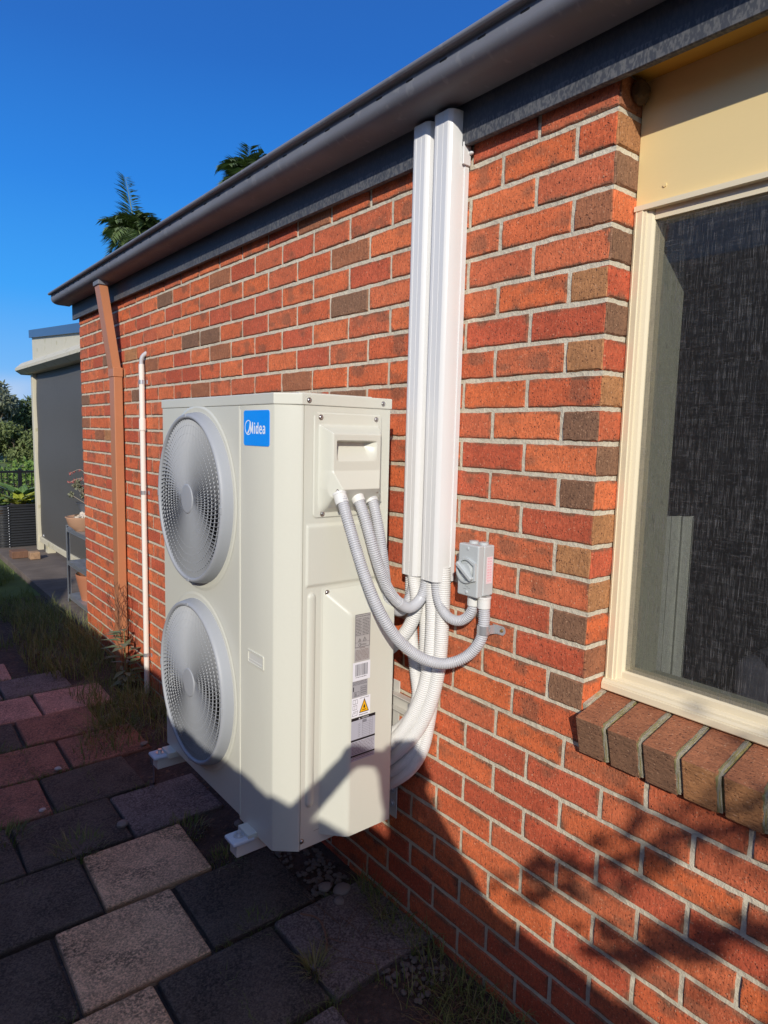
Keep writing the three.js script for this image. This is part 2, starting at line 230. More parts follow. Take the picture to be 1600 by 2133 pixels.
// ------------------------------------------------------------------ the house: brick wall, sill, window, eaves
const house = thing('brick_house', 'red brick house with dark grey gutter and cream framed window', 'house');
{
  const wall = new THREE.Group(); wall.name = 'wall'; house.add(wall);
  const LEFT = -4.593, RIGHT = 3.0, PX = 0.237, r = rng(5);
  const TOP = 2.53;
  // mortar body, set back behind the brick faces, with the window opening left out
  const MZ = -0.0045;
  obj('mortar', [uvMetres(box(LEFT + 0.002, -0.004, -0.08, TOP, -0.11, MZ), 2.2), uvMetres(box(-0.004, RIGHT, -0.08, 0.905, -0.11, MZ), 2.2), uvMetres(box(2.014, RIGHT, 0.905, TOP, -0.11, MZ), 2.2)], M.mortar, wall);
  obj('wall_core', [box(LEFT + 0.12, -0.03, -0.08, 2.9, -0.26, -0.112), box(-0.03, RIGHT, -0.08, 0.93, -0.26, -0.16), box(2.1, RIGHT, 0.93, 2.9, -0.26, -0.112), box(-0.03, 2.1, 2.30, 2.9, -0.26, -0.16)], mat(0.6, 0.58, 0.53), wall);
  // one brick: face outline slightly ragged, arrises worn, uv from one cell of the atlas
  function brickGeo(w, h, d, cell, part, seed, flip) {
    const rr = rng(seed), P = [], U = [], I = [], nx = 8, ny = 3, ring = [];
    for (let i = 0; i < nx; i++) ring.push([-w / 2 + w * i / nx, -h / 2]); for (let i = 0; i < ny; i++) ring.push([w / 2, -h / 2 + h * i / ny]);
    for (let i = 0; i < nx; i++) ring.push([w / 2 - w * i / nx, h / 2]); for (let i = 0; i < ny; i++) ring.push([-w / 2, h / 2 - h * i / ny]);
    const n = ring.length, cxx = cell % AC, cyy = Math.floor(cell / AC), f = w / 0.227, off = part * (1 - Math.min(1, f));
    const uv = (x, y) => { let a = 0.02 + 0.96 * (off + Math.min(1, f) * clamp(x / w + 0.5)), b = 0.03 + 0.94 * clamp(y / h + 0.5); if (flip & 1) a = 1 - a; if (flip & 2) b = 1 - b; return [(cxx + a) / AC, (cyy + b) / AR]; };
    const chip = rr() < 0.25 ? Math.floor(rr() * n) : -1, tx = 0.0016 * (rr() - 0.5), ty = 0.0012 * (rr() - 0.5);
    const lay = [[1, -d, 0], [1, -0.0036, 0], [0, 0, 1]];
    for (const [out, z, front] of lay) ring.forEach(([x, y], i) => {
      const j = (hash2(i, seed, 3) - 0.5) * 0.0022, k = (hash2(i, seed, 4) - 0.5) * 0.0026, ins = front ? 0.0030 + (i === chip ? 0.006 : 0) + 0.0012 * hash2(i, seed, 6) : 0;
      const sx = Math.abs(x) > w / 2 - 1e-6 ? Math.sign(x) : 0, sy = Math.abs(y) > h / 2 - 1e-6 ? Math.sign(y) : 0;
      const X = x + sx * (j - ins), Y = y + sy * (k - ins); P.push(X, Y, z + (front ? tx * x / w * 2 + ty * y / h * 2 : 0)); U.push(...uv(X, Y));
    });
    for (let l = 0; l < 2; l++) for (let i = 0; i < n; i++) { const a = l * n + i, b = l * n + (i + 1) % n; I.push(a, b, a + n, b, b + n, a + n); }
    // front fill: columns between the lower and the upper edge
    const F = 2 * n, lo = (i) => i < nx ? F + i : F + nx, up = (i) => i === 0 ? F + nx + ny + nx : F + nx + ny + (nx - i);
    const mid0 = P.length / 3; for (let i = 0; i <= nx; i++) { const x = (-w / 2 + w * i / nx) * 0.985, y = (hash2(i, seed, 9) - 0.5) * 0.01; P.push(x, y, tx * x / w * 2 + 0.0012 * (hash2(i, seed, 10) - 0.5)); U.push(...uv(x, y)); }
    for (let i = 0; i < nx; i++) { I.push(lo(i), lo(i + 1), mid0 + i, lo(i + 1), mid0 + i + 1, mid0 + i, mid0 + i, mid0 + i + 1, up(i), mid0 + i + 1, up(i + 1), up(i)); }
    for (const [a, b, m] of [[F + nx, F + nx + ny, mid0 + nx], [F + nx + ny + nx, F + 2 * nx + 2 * ny, mid0]]) for (let q = a; q < b; q++) I.push(q, q + 1 >= F + n ? F : q + 1, m);
    const g = new THREE.BufferGeometry(); g.setAttribute('position', new THREE.Float32BufferAttribute(P, 3)); g.setAttribute('uv', new THREE.Float32BufferAttribute(U, 2)); g.setIndex(I); return toCreasedNormals(g, 0.5);
  }
  const pick = (q, x = 0, i = 20) => (x > -0.75 || i > 9 || q < 0.86) ? Math.floor(r() * 28) : q < 0.955 ? 28 + Math.floor(r() * 4) : q < 0.985 ? 32 + Math.floor(r() * 4) : 36 + Math.floor(r() * 4);
  const special = { '7,3': 33, '7,4': 4, '6,5': 30, '3,8': 34, '4,8': 29 };
  const list = [];
  const add = (x0, x1, i, cell, face = 'front') => list.push({ x0, x1, y: 2.44 - 0.086 * i - 0.043, cell, face });
  const HB = 0.0738;
  // corner bricks as in the photograph: courses 0..16, [face colour, reveal colour]
  const corner = [[1, 37], [2, 33], [30, 3], [5, 35], [38, 4], [12, 32], [39, 6], [9, 38], [35, 10], [3, 33], [34, 11], [6, 39], [36, 14], [13, 37], [32, 7], [4, 31], [33, 15], [9, 33]];
  for (let i = -1; i <= 28; i++) {
    const low = i >= 18, sh = low ? 0.0618 : 0, even = ((i % 2) + 2) % 2 === 0;
    const J = 0.0062, start = (even ? -0.115 : -0.235) * 0.9879 + sh;                                  // centre of the first perpend left of the corner
    if (!low) { const c = corner[clamp(i, 0, 17)]; add(start + J, -0.0035, i, i < 0 ? 2 : c[0]); list.push({ reveal: true, y: 2.44 - 0.086 * i - 0.043, cell: i < 0 ? 31 : c[1], depth: 0.1 }); }
    let x = low ? RIGHT : start;
    if (low) { x = start; while (x < RIGHT - 0.3) { add(x + J, x + PX - J, i, pick(r())); x += PX; } add(x + 0.005, RIGHT, i, pick(r())); x = start; }
    else { let q = 2.13; add(2.02, q - 0.005 + (even ? 0 : 0.115), i, pick(r())); q += even ? 0 : 0.115; while (q < RIGHT - 0.1) { add(q + 0.005, Math.min(RIGHT, q + PX - 0.005), i, pick(r())); q += PX; } }
    let k = 0;
    while (x > LEFT + 0.02) { const a = Math.max(LEFT, x - PX); const left = a - LEFT < 0.06 ? LEFT : a; add(left + (left === LEFT ? 0 : J), x - J, i, special[`${i},${k}`] ?? pick(r(), x, i)); x = left === LEFT ? LEFT - 1 : a; k++; }
  }
  // which bricks show largest: those stay single parts, the rest of the wall is one part
  const hull = (u, v) => (u > 162 && u < 388 && v > 396 && v < 850 && v < 740 + (u - 165) * 0.75) || (u > 402 && u < 470 && v < 590 && v > 90);
  for (const b of list) {
    if (b.reveal) { const p = px(0, b.y, -0.05); b.area = p[1] > -20 && p[1] < 1060 ? 400 : 0; continue; }
    const A = [[b.x0, b.y - 0.038], [b.x1, b.y - 0.038], [b.x1, b.y + 0.038], [b.x0, b.y + 0.038]].map(([x, y]) => px(x, y, 0));
    let s = 0; for (let i = 0; i < 4; i++) s += A[i][0] * A[(i + 1) % 4][1] - A[(i + 1) % 4][0] * A[i][1];
    const cx = (A[0][0] + A[2][0]) / 2, cy = (A[0][1] + A[2][1]) / 2, inF = cx > -25 && cx < 790 && cy > -15 && cy < 1045;
    b.area = inF && (b.x1 < 0.9) ? Math.abs(s) / 2 * (hull(cx, cy) ? 0.02 : 1) : 0;
  }
  const order = [...list].sort((a, b) => b.area - a.area); const single = new Set(order.slice(0, 292).filter((b) => b.area > 8)); const rest = [];
  list.forEach((b, n) => {
    const flip = Math.floor(r() * 4);
    if (b.reveal) { const g = brickGeo(b.depth, HB, 0.028, b.cell, r(), 9000 + n, flip); g.rotateY(Math.PI / 2); g.translate(0.0008, b.y, -0.0026 - b.depth / 2); if (single.has(b)) { obj('brick', g, M.brick, wall); } else rest.push(g); return; }
    const w = b.x1 - b.x0; if (w < 0.012) return;
    const g = brickGeo(w, HB, 0.024, b.cell, r(), 100 + n, flip), cx = (b.x0 + b.x1) / 2, z = 0.0016 * (r() - 0.5), dy = 0.0016 * (r() - 0.5), tilt = 0.006 * (r() - 0.5);
    if (single.has(b)) { const o = obj('brick', g, M.brick, wall); o.position.set(cx, b.y + dy, z); o.rotation.z = tilt; }
    else { g.translate(cx, b.y, z); rest.push(g); }
  });
  const ro = obj('brick', rest, M.brick, wall); ro.userData.kind = 'stuff';
  console.log('bricks', list.length, 'single', single.size);
  // far end of the wall (return) and the rest of the house body
  obj('end_wall', [box(LEFT, LEFT + 0.118, -0.08, TOP, -7, -0.111), box(LEFT + 0.118, RIGHT, -0.08, 2.6, -7.2, -7), box(RIGHT - 0.12, RIGHT, -0.08, TOP, -7, -0.111)], mat(0.40, 0.11, 0.05), house);

  // window sill: bricks on edge, tilted outwards, mossy joints
  const sill = new THREE.Group(); sill.name = 'window_sill'; house.add(sill);
  const th = Math.atan2(1.026 - 0.99, 0.145);
  const tones = [33, 32, 35, 36, 37, 33, 36, 32, 37, 34, 36, 33, 37, 32, 36, 35, 33, 36, 32, 37, 34, 36];
  for (let k = 0; k < 22; k++) {
    const x0 = 0.012 + k * 0.091, wd = 0.079, len = 0.185, rr = rng(700 + k);
    const g = new RoundedBoxGeometry(wd, 0.105, len, 3, 0.004), p = g.attributes.position, nrm = g.attributes.normal, u = g.attributes.uv;
    for (let i = 0; i < p.count; i++) {
      const cell = nrm.getY(i) > 0.5 ? 28 + (k * 3) % 4 : tones[k], X = p.getX(i) / wd + 0.5, Z = p.getZ(i) / len + 0.5, Y = p.getY(i) / 0.105 + 0.5;
      const a = nrm.getY(i) > 0.5 ? 0.03 + 0.94 * Z : 0.15 + 0.5 * Y, b = 0.05 + 0.9 * X;
      u.setXY(i, ((cell % AC) + a) / AC, (Math.floor(cell / AC) + b) / AR);
      const j = 0.0022 * (vnoise(X * 5 + k * 9, Y * 5 + Z * 7, 31) - 0.5); p.setXYZ(i, p.getX(i) + j * nrm.getX(i), p.getY(i) + j * nrm.getY(i), p.getZ(i) + j * nrm.getZ(i));
    }
    g.translate(0, -0.0525, -len / 2); g.rotateX(th);
    const o = obj('brick', g, M.brick, sill); o.position.set(x0 + wd / 2, 0.99 + 0.002 * (rr() - 0.5), 0.05 + 0.003 * (rr() - 0.5));
  }
  {
    const g = box(0.014, 2.012, -0.097, -0.006, -0.18, -0.006); g.rotateX(th); g.translate(0, 0.99, 0.05);
    obj('mortar', uvMetres(g, 3), M.mossMortar, sill);
    const r2 = rng(77), beads = []; for (let k = 0; k < 22; k++) { const c = gridGeo(6, 26, (a, v) => { const an = (a - 0.5) * 2.2, x = 0.0925 + k * 0.091 + 0.0074 * Math.sin(an) + 0.002 * (fbm(v * 12, k * 3.3, 5, 3) - 0.5), t = v, rad = 0.0045 * Math.cos(an) - 0.0008 + 0.005 * (fbm(v * 16, k * 7.1 + a * 2, 8, 3) - 0.5); return t < 0.6 ? [x, -0.002 + rad, -0.165 + 0.16 * (t / 0.6)] : [x, -0.004 - 0.094 * (t - 0.6) / 0.4, -0.003 + rad]; }); c.rotateX(th); c.translate(0, 0.99, 0.05); beads.push(c); }
    obj('joint', beads, Object.assign(M.mossMortar.clone(), { side: THREE.DoubleSide }), sill);
    obj('joint', uvMetres((() => { const q = box(0.001, 0.012, -0.03, 0.004, -0.145, -0.052); q.rotateX(th); q.translate(0, 0.99, 0.05); return q; })(), 3), M.mossMortar, sill);
  }

  // window: cream aluminium frame, insect screen, pane, timber reveal
  const win = new THREE.Group(); win.name = 'window'; house.add(win);
  const X0 = 0.004, X1 = 2.008, Y0 = 1.03, Y1 = 2.236;
  const jambL = [[X0, -0.15], [X0, -0.086], [X0 + 0.006, -0.083], [X0 + 0.007, -0.085], [X0 + 0.022, -0.083], [X0 + 0.0235, -0.0865], [X0 + 0.03, -0.087], [X0 + 0.031, -0.092], [X0 + 0.041, -0.095], [X0 + 0.046, -0.102], [X0 + 0.046, -0.15]];
  obj('frame_jamb', extrudeY(jambL, Y0, Y1 - 0.012), M.beige, win);
  obj('frame_jamb', extrudeY(jambL.map(([x, z]) => [X1 - (x - X0), z]).reverse(), Y0, Y1 - 0.012), M.beige, win);
  obj('frame_head', [box(X0, X1, Y1 - 0.012, Y1, -0.15, -0.082), box(X0 + 0.0465, X1 - 0.0465, Y1 - 0.035, Y1 - 0.0125, -0.15, -0.100)], M.beige, win);
  const bot = [[-0.15, Y0], [-0.074, Y0], [-0.071, Y0 + 0.003], [-0.071, Y0 + 0.018], [-0.0735, Y0 + 0.0195], [-0.0735, Y0 + 0.022], [-0.078, Y0 + 0.028], [-0.088, Y0 + 0.030], [-0.090, Y0 + 0.034], [-0.096, Y0 + 0.037], [-0.097, Y0 + 0.052], [-0.103, Y0 + 0.056], [-0.15, Y0 + 0.056]];
  obj('frame_sill', extrudeX(bot, X0 + 0.0005, X1 - 0.0005), M.beige, win);
  obj('frame_mullion', rbox(1.03, 1.075, Y0 + 0.056, Y1 - 0.035, -0.15, -0.098, 0.003), M.beige, win);
  // woven screen: fine cloth, mostly open
  const mesh = dtex(512, 1024, (u, v, x, y) => {
    const va = sstep(0.60, 0.98, vnoise(x * 1.0, y / 34, 3)) * (0.35 + fbm(x / 40, y / 90, 6, 2)), ha = sstep(0.66, 0.96, vnoise(x / 22, y * 1.0, 4)) * (0.25 + fbm(x / 60, y / 50, 9, 2)), wv = hash2(x, y, 5);
    const hi = clamp(va + 0.55 * ha), k = 0.022 + 0.022 * wv + 0.11 * hi;
    return [k, k * 0.98, k * 0.97, clamp(0.36 + 0.2 * (wv - 0.5) + 0.32 * hi)];
  });
  mesh.repeat.set(2.9, 1.45);
  const sg = new THREE.PlaneGeometry(0.98, Y1 - Y0 - 0.09); sg.translate(0.54, (Y0 + Y1) / 2 + 0.01, -0.106); uvMetres(sg, 1);
  obj('insect_screen', sg, new THREE.MeshStandardMaterial({ map: mesh, transparent: true, roughness: 0.65, side: THREE.DoubleSide }), win);
  const glass = new THREE.MeshPhysicalMaterial({ color: rgb(0.86, 0.88, 0.87), roughness: 0.02, transmission: 1, thickness: 0, ior: 1.55 });
  obj('pane', (() => { const g = new THREE.PlaneGeometry(0.99, Y1 - Y0 - 0.08); g.translate(0.54, (Y0 + Y1) / 2 + 0.01, -0.128); return g; })(), glass, win);
  obj('pane', (() => { const g = new THREE.PlaneGeometry(0.93, Y1 - Y0 - 0.08); g.translate(1.53, (Y0 + Y1) / 2 + 0.01, -0.124); return g; })(), glass, win);
  const revealTex = dtex(128, 256, (u, v, x, y) => { const k = 0.9 + 0.16 * fbm(u * 3, v * 14, 411, 4) - 0.5 * sstep(0.80, 0.86, fbm(u * 40, v * 70, 412, 2)); return [0.46 * k, 0.46 * k, 0.36 * k]; });
  obj('timber_reveal', [box(0.012, 0.034, 1.02, 2.25, -0.29, -0.151), box(0.034, 2.0, 1.02, 1.045, -0.29, -0.151), box(0.034, 2.0, 2.235, 2.255, -0.29, -0.151), box(2.0, 2.02, 1.02, 2.25, -0.29, -0.151)], new THREE.MeshStandardMaterial({ map: revealTex, roughness: 0.8 }), win);
  // beige sheet over the window and the recess soffit above it
  obj('infill_panel', [rbox(-0.0, 2.01, 2.2375, 2.56, -0.16, -0.095, 0.002)], M.panelBeige, house);
  obj('panel_screw', [[0.072, 2.272], [0.62, 2.272], [1.2, 2.272]].map(([x, y]) => cyl(0.005, 0.0045, V(x, y, -0.096), V(x, y, -0.0925), 12)), M.panelBeige, house);
  obj('soffit_strip', box(0.0, 2.0, 2.522, 2.536, -0.0948, 0.018), phys(0.62, 0.36, 0.06, { roughness: 0.6 }), house);

  // eaves: metal fascia with a lit lower lip, quad gutter with overflow slots
  const GX0 = -4.70, GX1 = 3.2;
  const fb = [[0.0005, 2.70], [0.0005, 2.545], [0.006, 2.494], [0.028, 2.489], [0.032, 2.491], [0.032, 2.70]];
  const fg = extrudeX(fb, -4.66, GX1); { const p = fg.attributes.position, u = new Float32Array(p.count * 2); for (let i = 0; i < p.count; i++) { u[i * 2] = p.getX(i) * 1.3; u[i * 2 + 1] = (p.getY(i) + p.getZ(i)) * 2; } fg.setAttribute('uv', new THREE.BufferAttribute(u, 2)); }
  obj('fascia', fg, M.fascia, house);
  const gut = new THREE.Group(); gut.name = 'gutter'; house.add(gut);
  const Y = (y) => 2.45 + y, outer = [[0.034, 0.250], [0.034, 0.150], [0.040, 0.146], [0.112, 0.147]];
  for (let i = 1; i <= 8; i++) { const a = i / 8 * Math.PI / 2; outer.push([0.112 + 0.056 * Math.sin(a), 0.147 + 0.036 * (1 - Math.cos(a))]); }
  outer.push([0.1688, 0.1905], [0.1668, 0.1915], [0.1672, 0.210]);
  const bead = []; for (let i = 0; i <= 10; i++) { const a = -Math.PI * 0.75 + i / 10 * Math.PI * 1.5; bead.push([0.180 + 0.0105 * Math.cos(a), 0.219 + 0.0095 * Math.sin(a)]); }
  const inner = [[0.165, 0.214], [0.165, 0.187], [0.112, 0.150], [0.042, 0.149], [0.037, 0.152], [0.037, 0.250]];
  const prof = [...outer, ...bead, ...inner].map(([z, y]) => [z, Y(y)]);
  obj('trough', toCreasedNormals(uvMetres(extrudeX(prof, GX0, GX1), 1.1), 0.6), M.gutter, gut);
  const cap = outer.concat(bead.slice(0, 6)).map(([z, y]) => [z * 1.005, Y(y) - 0.001]); obj('end_cap', extrudeX([...cap, [0.036, Y(0.25)]], GX0 - 0.004, GX0 - 0.0005), M.gutter, gut);
  for (let k = 0; k < 58; k++) { const x = -4.62 + k * 0.135; obj('overflow_slot', rbox(x, x + 0.028, Y(0.1955), Y(0.2015), 0.164, 0.1682, 0.002, 1), M.slot, gut); }
  // roof sheet behind the gutter, pitched back; ceiling and floor close the room
  const roofTex = mat(0.12, 0.11, 0.11, { roughness: 0.7 });
  obj('roof', (() => { const g = extrudeX([[0.06, 2.700], [0.06, 2.735], [-3.6, 4.25], [-7.3, 2.735], [-7.3, 2.700], [-3.6, 4.215]], GX0, GX1 + 0.2); return g; })(), roofTex, house);
  const room = mat(0.34, 0.33, 0.30, { roughness: 0.9 });
  obj('room', [box(-1.2, 3, -0.06, -0.02, -4, -0.27), box(-1.2, 3, 2.5, 2.54, -4, -0.27), box(-1.2, 3, -0.02, 2.5, -4.1, -4.0), box(-1.3, -1.2, -0.02, 2.5, -4, -0.27), box(2.8, 2.9, -0.02, 2.5, -4, -0.27)], room, house);
}
// what can be made out inside the room
{
  const cur = thing('curtain', 'short pale curtain end beside the window jamb inside', 'curtain', [0, 0, 0]);
  obj('cloth', gridGeo(60, 24, (u, v) => { const a = 0.10 * u; return [0.0 + a * 0.5 + 0.004 * Math.sin(u * 9), 0.35 + 1.12 * v, -0.31 - a - 0.010 * Math.sin(u * 22 + v)]; }), mat(0.52, 0.53, 0.47, { side: THREE.DoubleSide, roughness: 0.95 }), cur);
  const ch = thing('armchair', 'dark armchair standing inside behind the insect screen', 'chair', [0.35, 0, -1.05]);
  const fab = mat(0.09, 0.09, 0.12, { roughness: 0.95 });
  obj('seat', rbox(-0.3, 0.3, 0.2, 0.48, -0.3, 0.3, 0.05, 3), fab, ch); obj('backrest', rbox(-0.32, -0.16, 0.3, 1.0, -0.3, 0.3, 0.06, 3), fab, ch);
  for (const s of [-1, 1]) obj('armrest', rbox(-0.3, 0.3, 0.2, 0.66, s * 0.33 - 0.06, s * 0.33 + 0.06, 0.04, 3), fab, ch);
  obj('cushion', rbox(-0.1, 0.28, 0.5, 0.88, -0.1, 0.26, 0.07, 3), mat(0.30, 0.30, 0.40, { roughness: 0.95 }), ch);
  const tb = thing('lamp_stand', 'slim reddish wooden post standing inside the room', 'stand', [0.22, 0, -0.72]);
  obj('post', cyl(0.018, 0.016, V(0, 0, 0), V(0, 1.75, 0), 12), mat(0.22, 0.085, 0.05, { roughness: 0.5 }), tb); obj('foot', cyl(0.13, 0.11, V(0, -0.02, 0), V(0, 0.02, 0), 20), mat(0.2, 0.08, 0.05), tb);
}
console.log('house');

// ------------------------------------------------------------------ downpipe and the slim vertical conduit on the far part of the wall
{
  const t = thing('downpipe', 'terracotta painted square downpipe running down the brick wall', 'downpipe');
  const rect = (x, y, z, w, d) => [[x - w / 2, y, z - d / 2], [x + w / 2, y, z - d / 2], [x + w / 2, y, z + d / 2], [x - w / 2, y, z + d / 2]];
  const loft = (A, B) => { const P = [], U = []; for (let i = 0; i < 4; i++) { const j = (i + 1) % 4, q = [A[i], A[j], B[j], A[i], B[j], B[i]]; for (const p of q) { P.push(...p); U.push(p[0] * 2 + p[2] * 3, p[1] * 0.7); } } const g = new THREE.BufferGeometry(); g.setAttribute('position', new THREE.Float32BufferAttribute(P, 3)); g.setAttribute('uv', new THREE.Float32BufferAttribute(U, 2)); g.computeVertexNormals(); return g; };
  const m = M.downpipe; m.side = THREE.DoubleSide;
  obj('shaft', [uvMetres(rbox(-3.66, -3.56, 0.0, 2.06, 0.010, 0.066, 0.006), 0.7)], m, t);
  obj('offset_bend', [loft(rect(-3.61, 2.02, 0.040, 0.096, 0.052), rect(-3.615, 2.585, 0.118, 0.096, 0.052))], m, t);
  obj('collar', [rbox(-3.665, -3.555, 2.005, 2.065, 0.008, 0.071, 0.005), box(-3.548, -3.535, 2.012, 2.06, 0.0, 0.006)], m, t);
  obj('outlet', rbox(-3.672, -3.558, 2.572, 2.60, 0.086, 0.15, 0.004), M.gutter, t);
  const p = thing('wall_conduit', 'thin cream plastic conduit clipped upright to the brick wall', 'conduit');
  obj('tube', cyl(0.0165, 0.0165, V(-3.16, -0.02, 0.024), V(-3.16, 2.06, 0.024), 20), M.pvc, p);
  obj('coupling', cyl(0.0205, 0.0205, V(-3.16, 1.665, 0.024), V(-3.16, 1.735, 0.024), 20), M.pvc, p);
  obj('flexible_elbow', sweep([[-3.16, 2.05, 0.024], [-3.16, 2.085, 0.024], [-3.158, 2.105, 0.018], [-3.152, 2.125, 0.0], [-3.15, 2.14, -0.03]], (s) => 0.0125 * (1 + 0.09 * Math.sin(s * 1300)), 0.0012, 14), M.conduit, p);
  for (const y of [1.955, 1.285, 0.255]) { const s = new THREE.Group(); s.name = 'saddle'; p.add(s); obj('band', (() => { const g = new THREE.CylinderGeometry(0.0185, 0.0185, 0.024, 20, 1, true); g.translate(-3.16, y, 0.024); return g; })(), Object.assign(M.zinc.clone(), { side: THREE.DoubleSide }), s); obj('tab', rbox(-3.143, -3.118, y - 0.012, y + 0.012, 0.0015, 0.004, 0.001, 1), M.zinc, s); }
}

// ------------------------------------------------------------------ air conditioner outdoor unit
const AX0 = -1.55, AX1 = -0.655, AZ0 = 0.125, AZ1 = 0.5, AY0 = 0.435, AY1 = 1.752, FX = -0.704, SEAM = -0.92;
const CHX = AX1 - FX, CHZ = 0.06;
{
  const ac = thing('air_conditioner', 'tall cream outdoor air conditioner with two grey fan grilles hung on the brick wall', 'air conditioner', [0, 0, 0]);
  const fans = [[-1.232, 1.442], [-1.232, 0.792]], SXF = 0.945;
  // front sheet with two round openings
  const sh = new THREE.Shape([[AX0, AY0], [SEAM, AY0], [SEAM, AY1], [AX0, AY1]].map(([x, y]) => new THREE.Vector2(x, y)));
  for (const [cx, cy] of fans) { const h = new THREE.Path(); h.absellipse(cx, cy, 0.283 * SXF, 0.283, 0, Math.PI * 2, true); sh.holes.push(h); }
  const fp = obj('front_panel', (() => { const g = new THREE.ExtrudeGeometry(sh, { depth: 0.0075, bevelEnabled: true, bevelSize: 0.0015, bevelThickness: 0.0015, bevelOffset: -0.0015, bevelSegments: 2, curveSegments: 64 }); g.translate(0, 0, AZ1 - 0.009); return g; })(), M.cabinet, ac);
  // shallow pressed ring round each opening
  for (const [cx, cy] of fans) obj('pressed_ring', (() => { const pts = [[0.284, 0.0], [0.306, 0.0012], [0.3085, 0.0024], [0.311, 0.0012], [0.318, -0.0005]].map(([a, b]) => new THREE.Vector2(a, b)); const g = new THREE.LatheGeometry(pts, 96); g.rotateX(Math.PI / 2); g.scale(SXF, 1, 1); g.translate(cx, cy, AZ1 + 0.0012); return g; })(), Object.assign(M.cabinet.clone(), { side: THREE.DoubleSide }), fp);
  // corner panel: front strip, 45 degree corner, to the side seam
  const t = 0.009, corner = [[SEAM + 0.003, AZ1], [FX - 0.006, AZ1], [FX, AZ1 - 0.003], [AX1 - 0.003, AZ1 - CHZ + 0.002], [AX1, AZ1 - CHZ - 0.004], [AX1, AZ1 - CHZ - 0.0052], [AX1 - t, AZ1 - CHZ - 0.0052], [FX - 0.004, AZ1 - t], [SEAM + 0.003, AZ1 - t]];
  const cp = obj('corner_panel', toCreasedNormals(extrudeY(corner, AY0 - 0.012, AY1), 0.5), M.cabinet, ac);
  obj('pressed_line', rbox(SEAM + 0.0035, SEAM + 0.009, AY0, AY1 - 0.012, AZ1 - 0.002, AZ1 + 0.0022, 0.0015), M.cabinet, cp);
  // grip in the front strip
  const grip = new THREE.Group(); grip.name = 'front_grip'; cp.add(grip);
  obj('rim', (() => { const s = rrect(-0.860, -0.760, 0.968, 1.010, 0.004); s.holes.push(rrect(-0.855, -0.765, 0.973, 1.005, 0.003)); return extrudeZ(s, AZ1 - 0.002, AZ1 + 0.003, 0.001); })(), M.cabinet, grip);
  obj('recess', [box(-0.856, -0.764, 0.972, 1.006, AZ1 - 0.002, AZ1 + 0.0006), (() => { const g = box(-0.855, -0.765, 0.9735, 0.982, AZ1 - 0.001, AZ1 + 0.0018); return g; })()], mat(0.62, 0.615, 0.56), grip);
  // side sheet: a pressed field and an upright rib
  const SX = AX1, z1 = AZ1 - CHZ - 0.0075, z0 = AZ0;
  const bump = (z, y) => {
    let h = 0; const e = (a, b, x, w) => clamp(Math.min(x - a, b - x) / w);
    const f = Math.min(e(0.147, 0.424, z, 0.006), e(1.231, 1.414, y, 0.006)); h += 0.0045 * f * f * (3 - 2 * f);
    const rr = 0.0135, cy = clamp(y, 0.555 + rr, 1.212 - rr), d = Math.hypot(z - 0.4025, y - cy), q = clamp(1 - d / rr); h += 0.006 * Math.sqrt(q * (2 - q));
    const f2 = Math.min(e(0.128, 0.368, z, 0.003), e(0.452, 1.221, y, 0.003)); h += 0.0016 * f2; return h;
  };
  const sp = obj('side_panel', [gridGeo(150, 330, (u, v) => { const z = z1 + (z0 - z1) * u, y = AY0 - 0.010 + (AY1 - AY0 + 0.010) * v; return [SX + bump(z, y), y, z]; }), box(SX - 0.012, SX - 0.0005, AY0 - 0.010, AY1, z0, z1)], M.cabinet, ac);
  obj('base_line', [rbox(SX - 0.001, SX + 0.0012, 0.470, 0.4715, 0.335, 0.385, 0.0004, 1)], mat(0.3, 0.29, 0.26), sp);
  obj('cabinet_shell', [box(AX0, AX0 + 0.008, AY0, AY1, AZ0, AZ1 - 0.0095), box(AX0 + 0.0085, AX1 - 0.0125, AY0, AY1, AZ0, AZ0 + 0.008), box(AX0 + 0.0085, AX1 - 0.0125, AY0, AY0 + 0.01, AZ0 + 0.0085, AZ1 - 0.0705), box(AX0 + 0.0085, FX - 0.01, AY0 + 0.0005, AY0 + 0.0105, AZ1 - 0.07, AZ1 - 0.0095), box(SEAM + 0.02, SEAM + 0.026, AY0 + 0.012, AY1, AZ0 + 0.01, AZ1 - 0.012)], M.cabinet, ac);
  obj('heat_exchanger', box(AX0 + 0.02, SEAM + 0.018, AY0 + 0.02, AY1 - 0.01, AZ0 + 0.02, AZ0 + 0.06), M.coil, ac);
  // lid
  const lidP = (o) => [[AX0 - o, AZ0 - o], [AX0 - o, AZ1 + o * 0.6], [FX - 0.002, AZ1 + o * 0.6], [AX1 + o, AZ1 - CHZ + 0.002], [AX1 + o, AZ0 - o]];
  const lid = obj('lid', (() => { const s = new THREE.Shape(lidP(0.0035).map(([x, z]) => new THREE.Vector2(x, -z))); const g = new THREE.ExtrudeGeometry(s, { depth: 0.026, bevelEnabled: true, bevelSize: 0.003, bevelThickness: 0.003, bevelOffset: -0.003, bevelSegments: 3 }); g.rotateX(-Math.PI / 2); g.translate(0, AY1 + 0.0035, 0); return g; })(), M.cabinet, ac);
  obj('raised_field', rbox(AX0 + 0.04, AX1 - 0.05, AY1 + 0.03, AY1 + 0.0385, AZ0 + 0.03, AZ1 - 0.08, 0.004), M.cabinet, lid);
  const screwGeo = (axis) => { const g = new THREE.SphereGeometry(0.0058, 14, 8, 0, Math.PI * 2, 0, Math.PI / 2); g.scale(1, 0.6, 1); const c = new THREE.CylinderGeometry(0.0078, 0.0078, 0.001, 14); const m2 = merge([g, c]); if (axis === 'x') m2.rotateZ(-Math.PI / 2); else m2.rotateX(Math.PI / 2); return m2; };
  const SG = screwGeo('x');
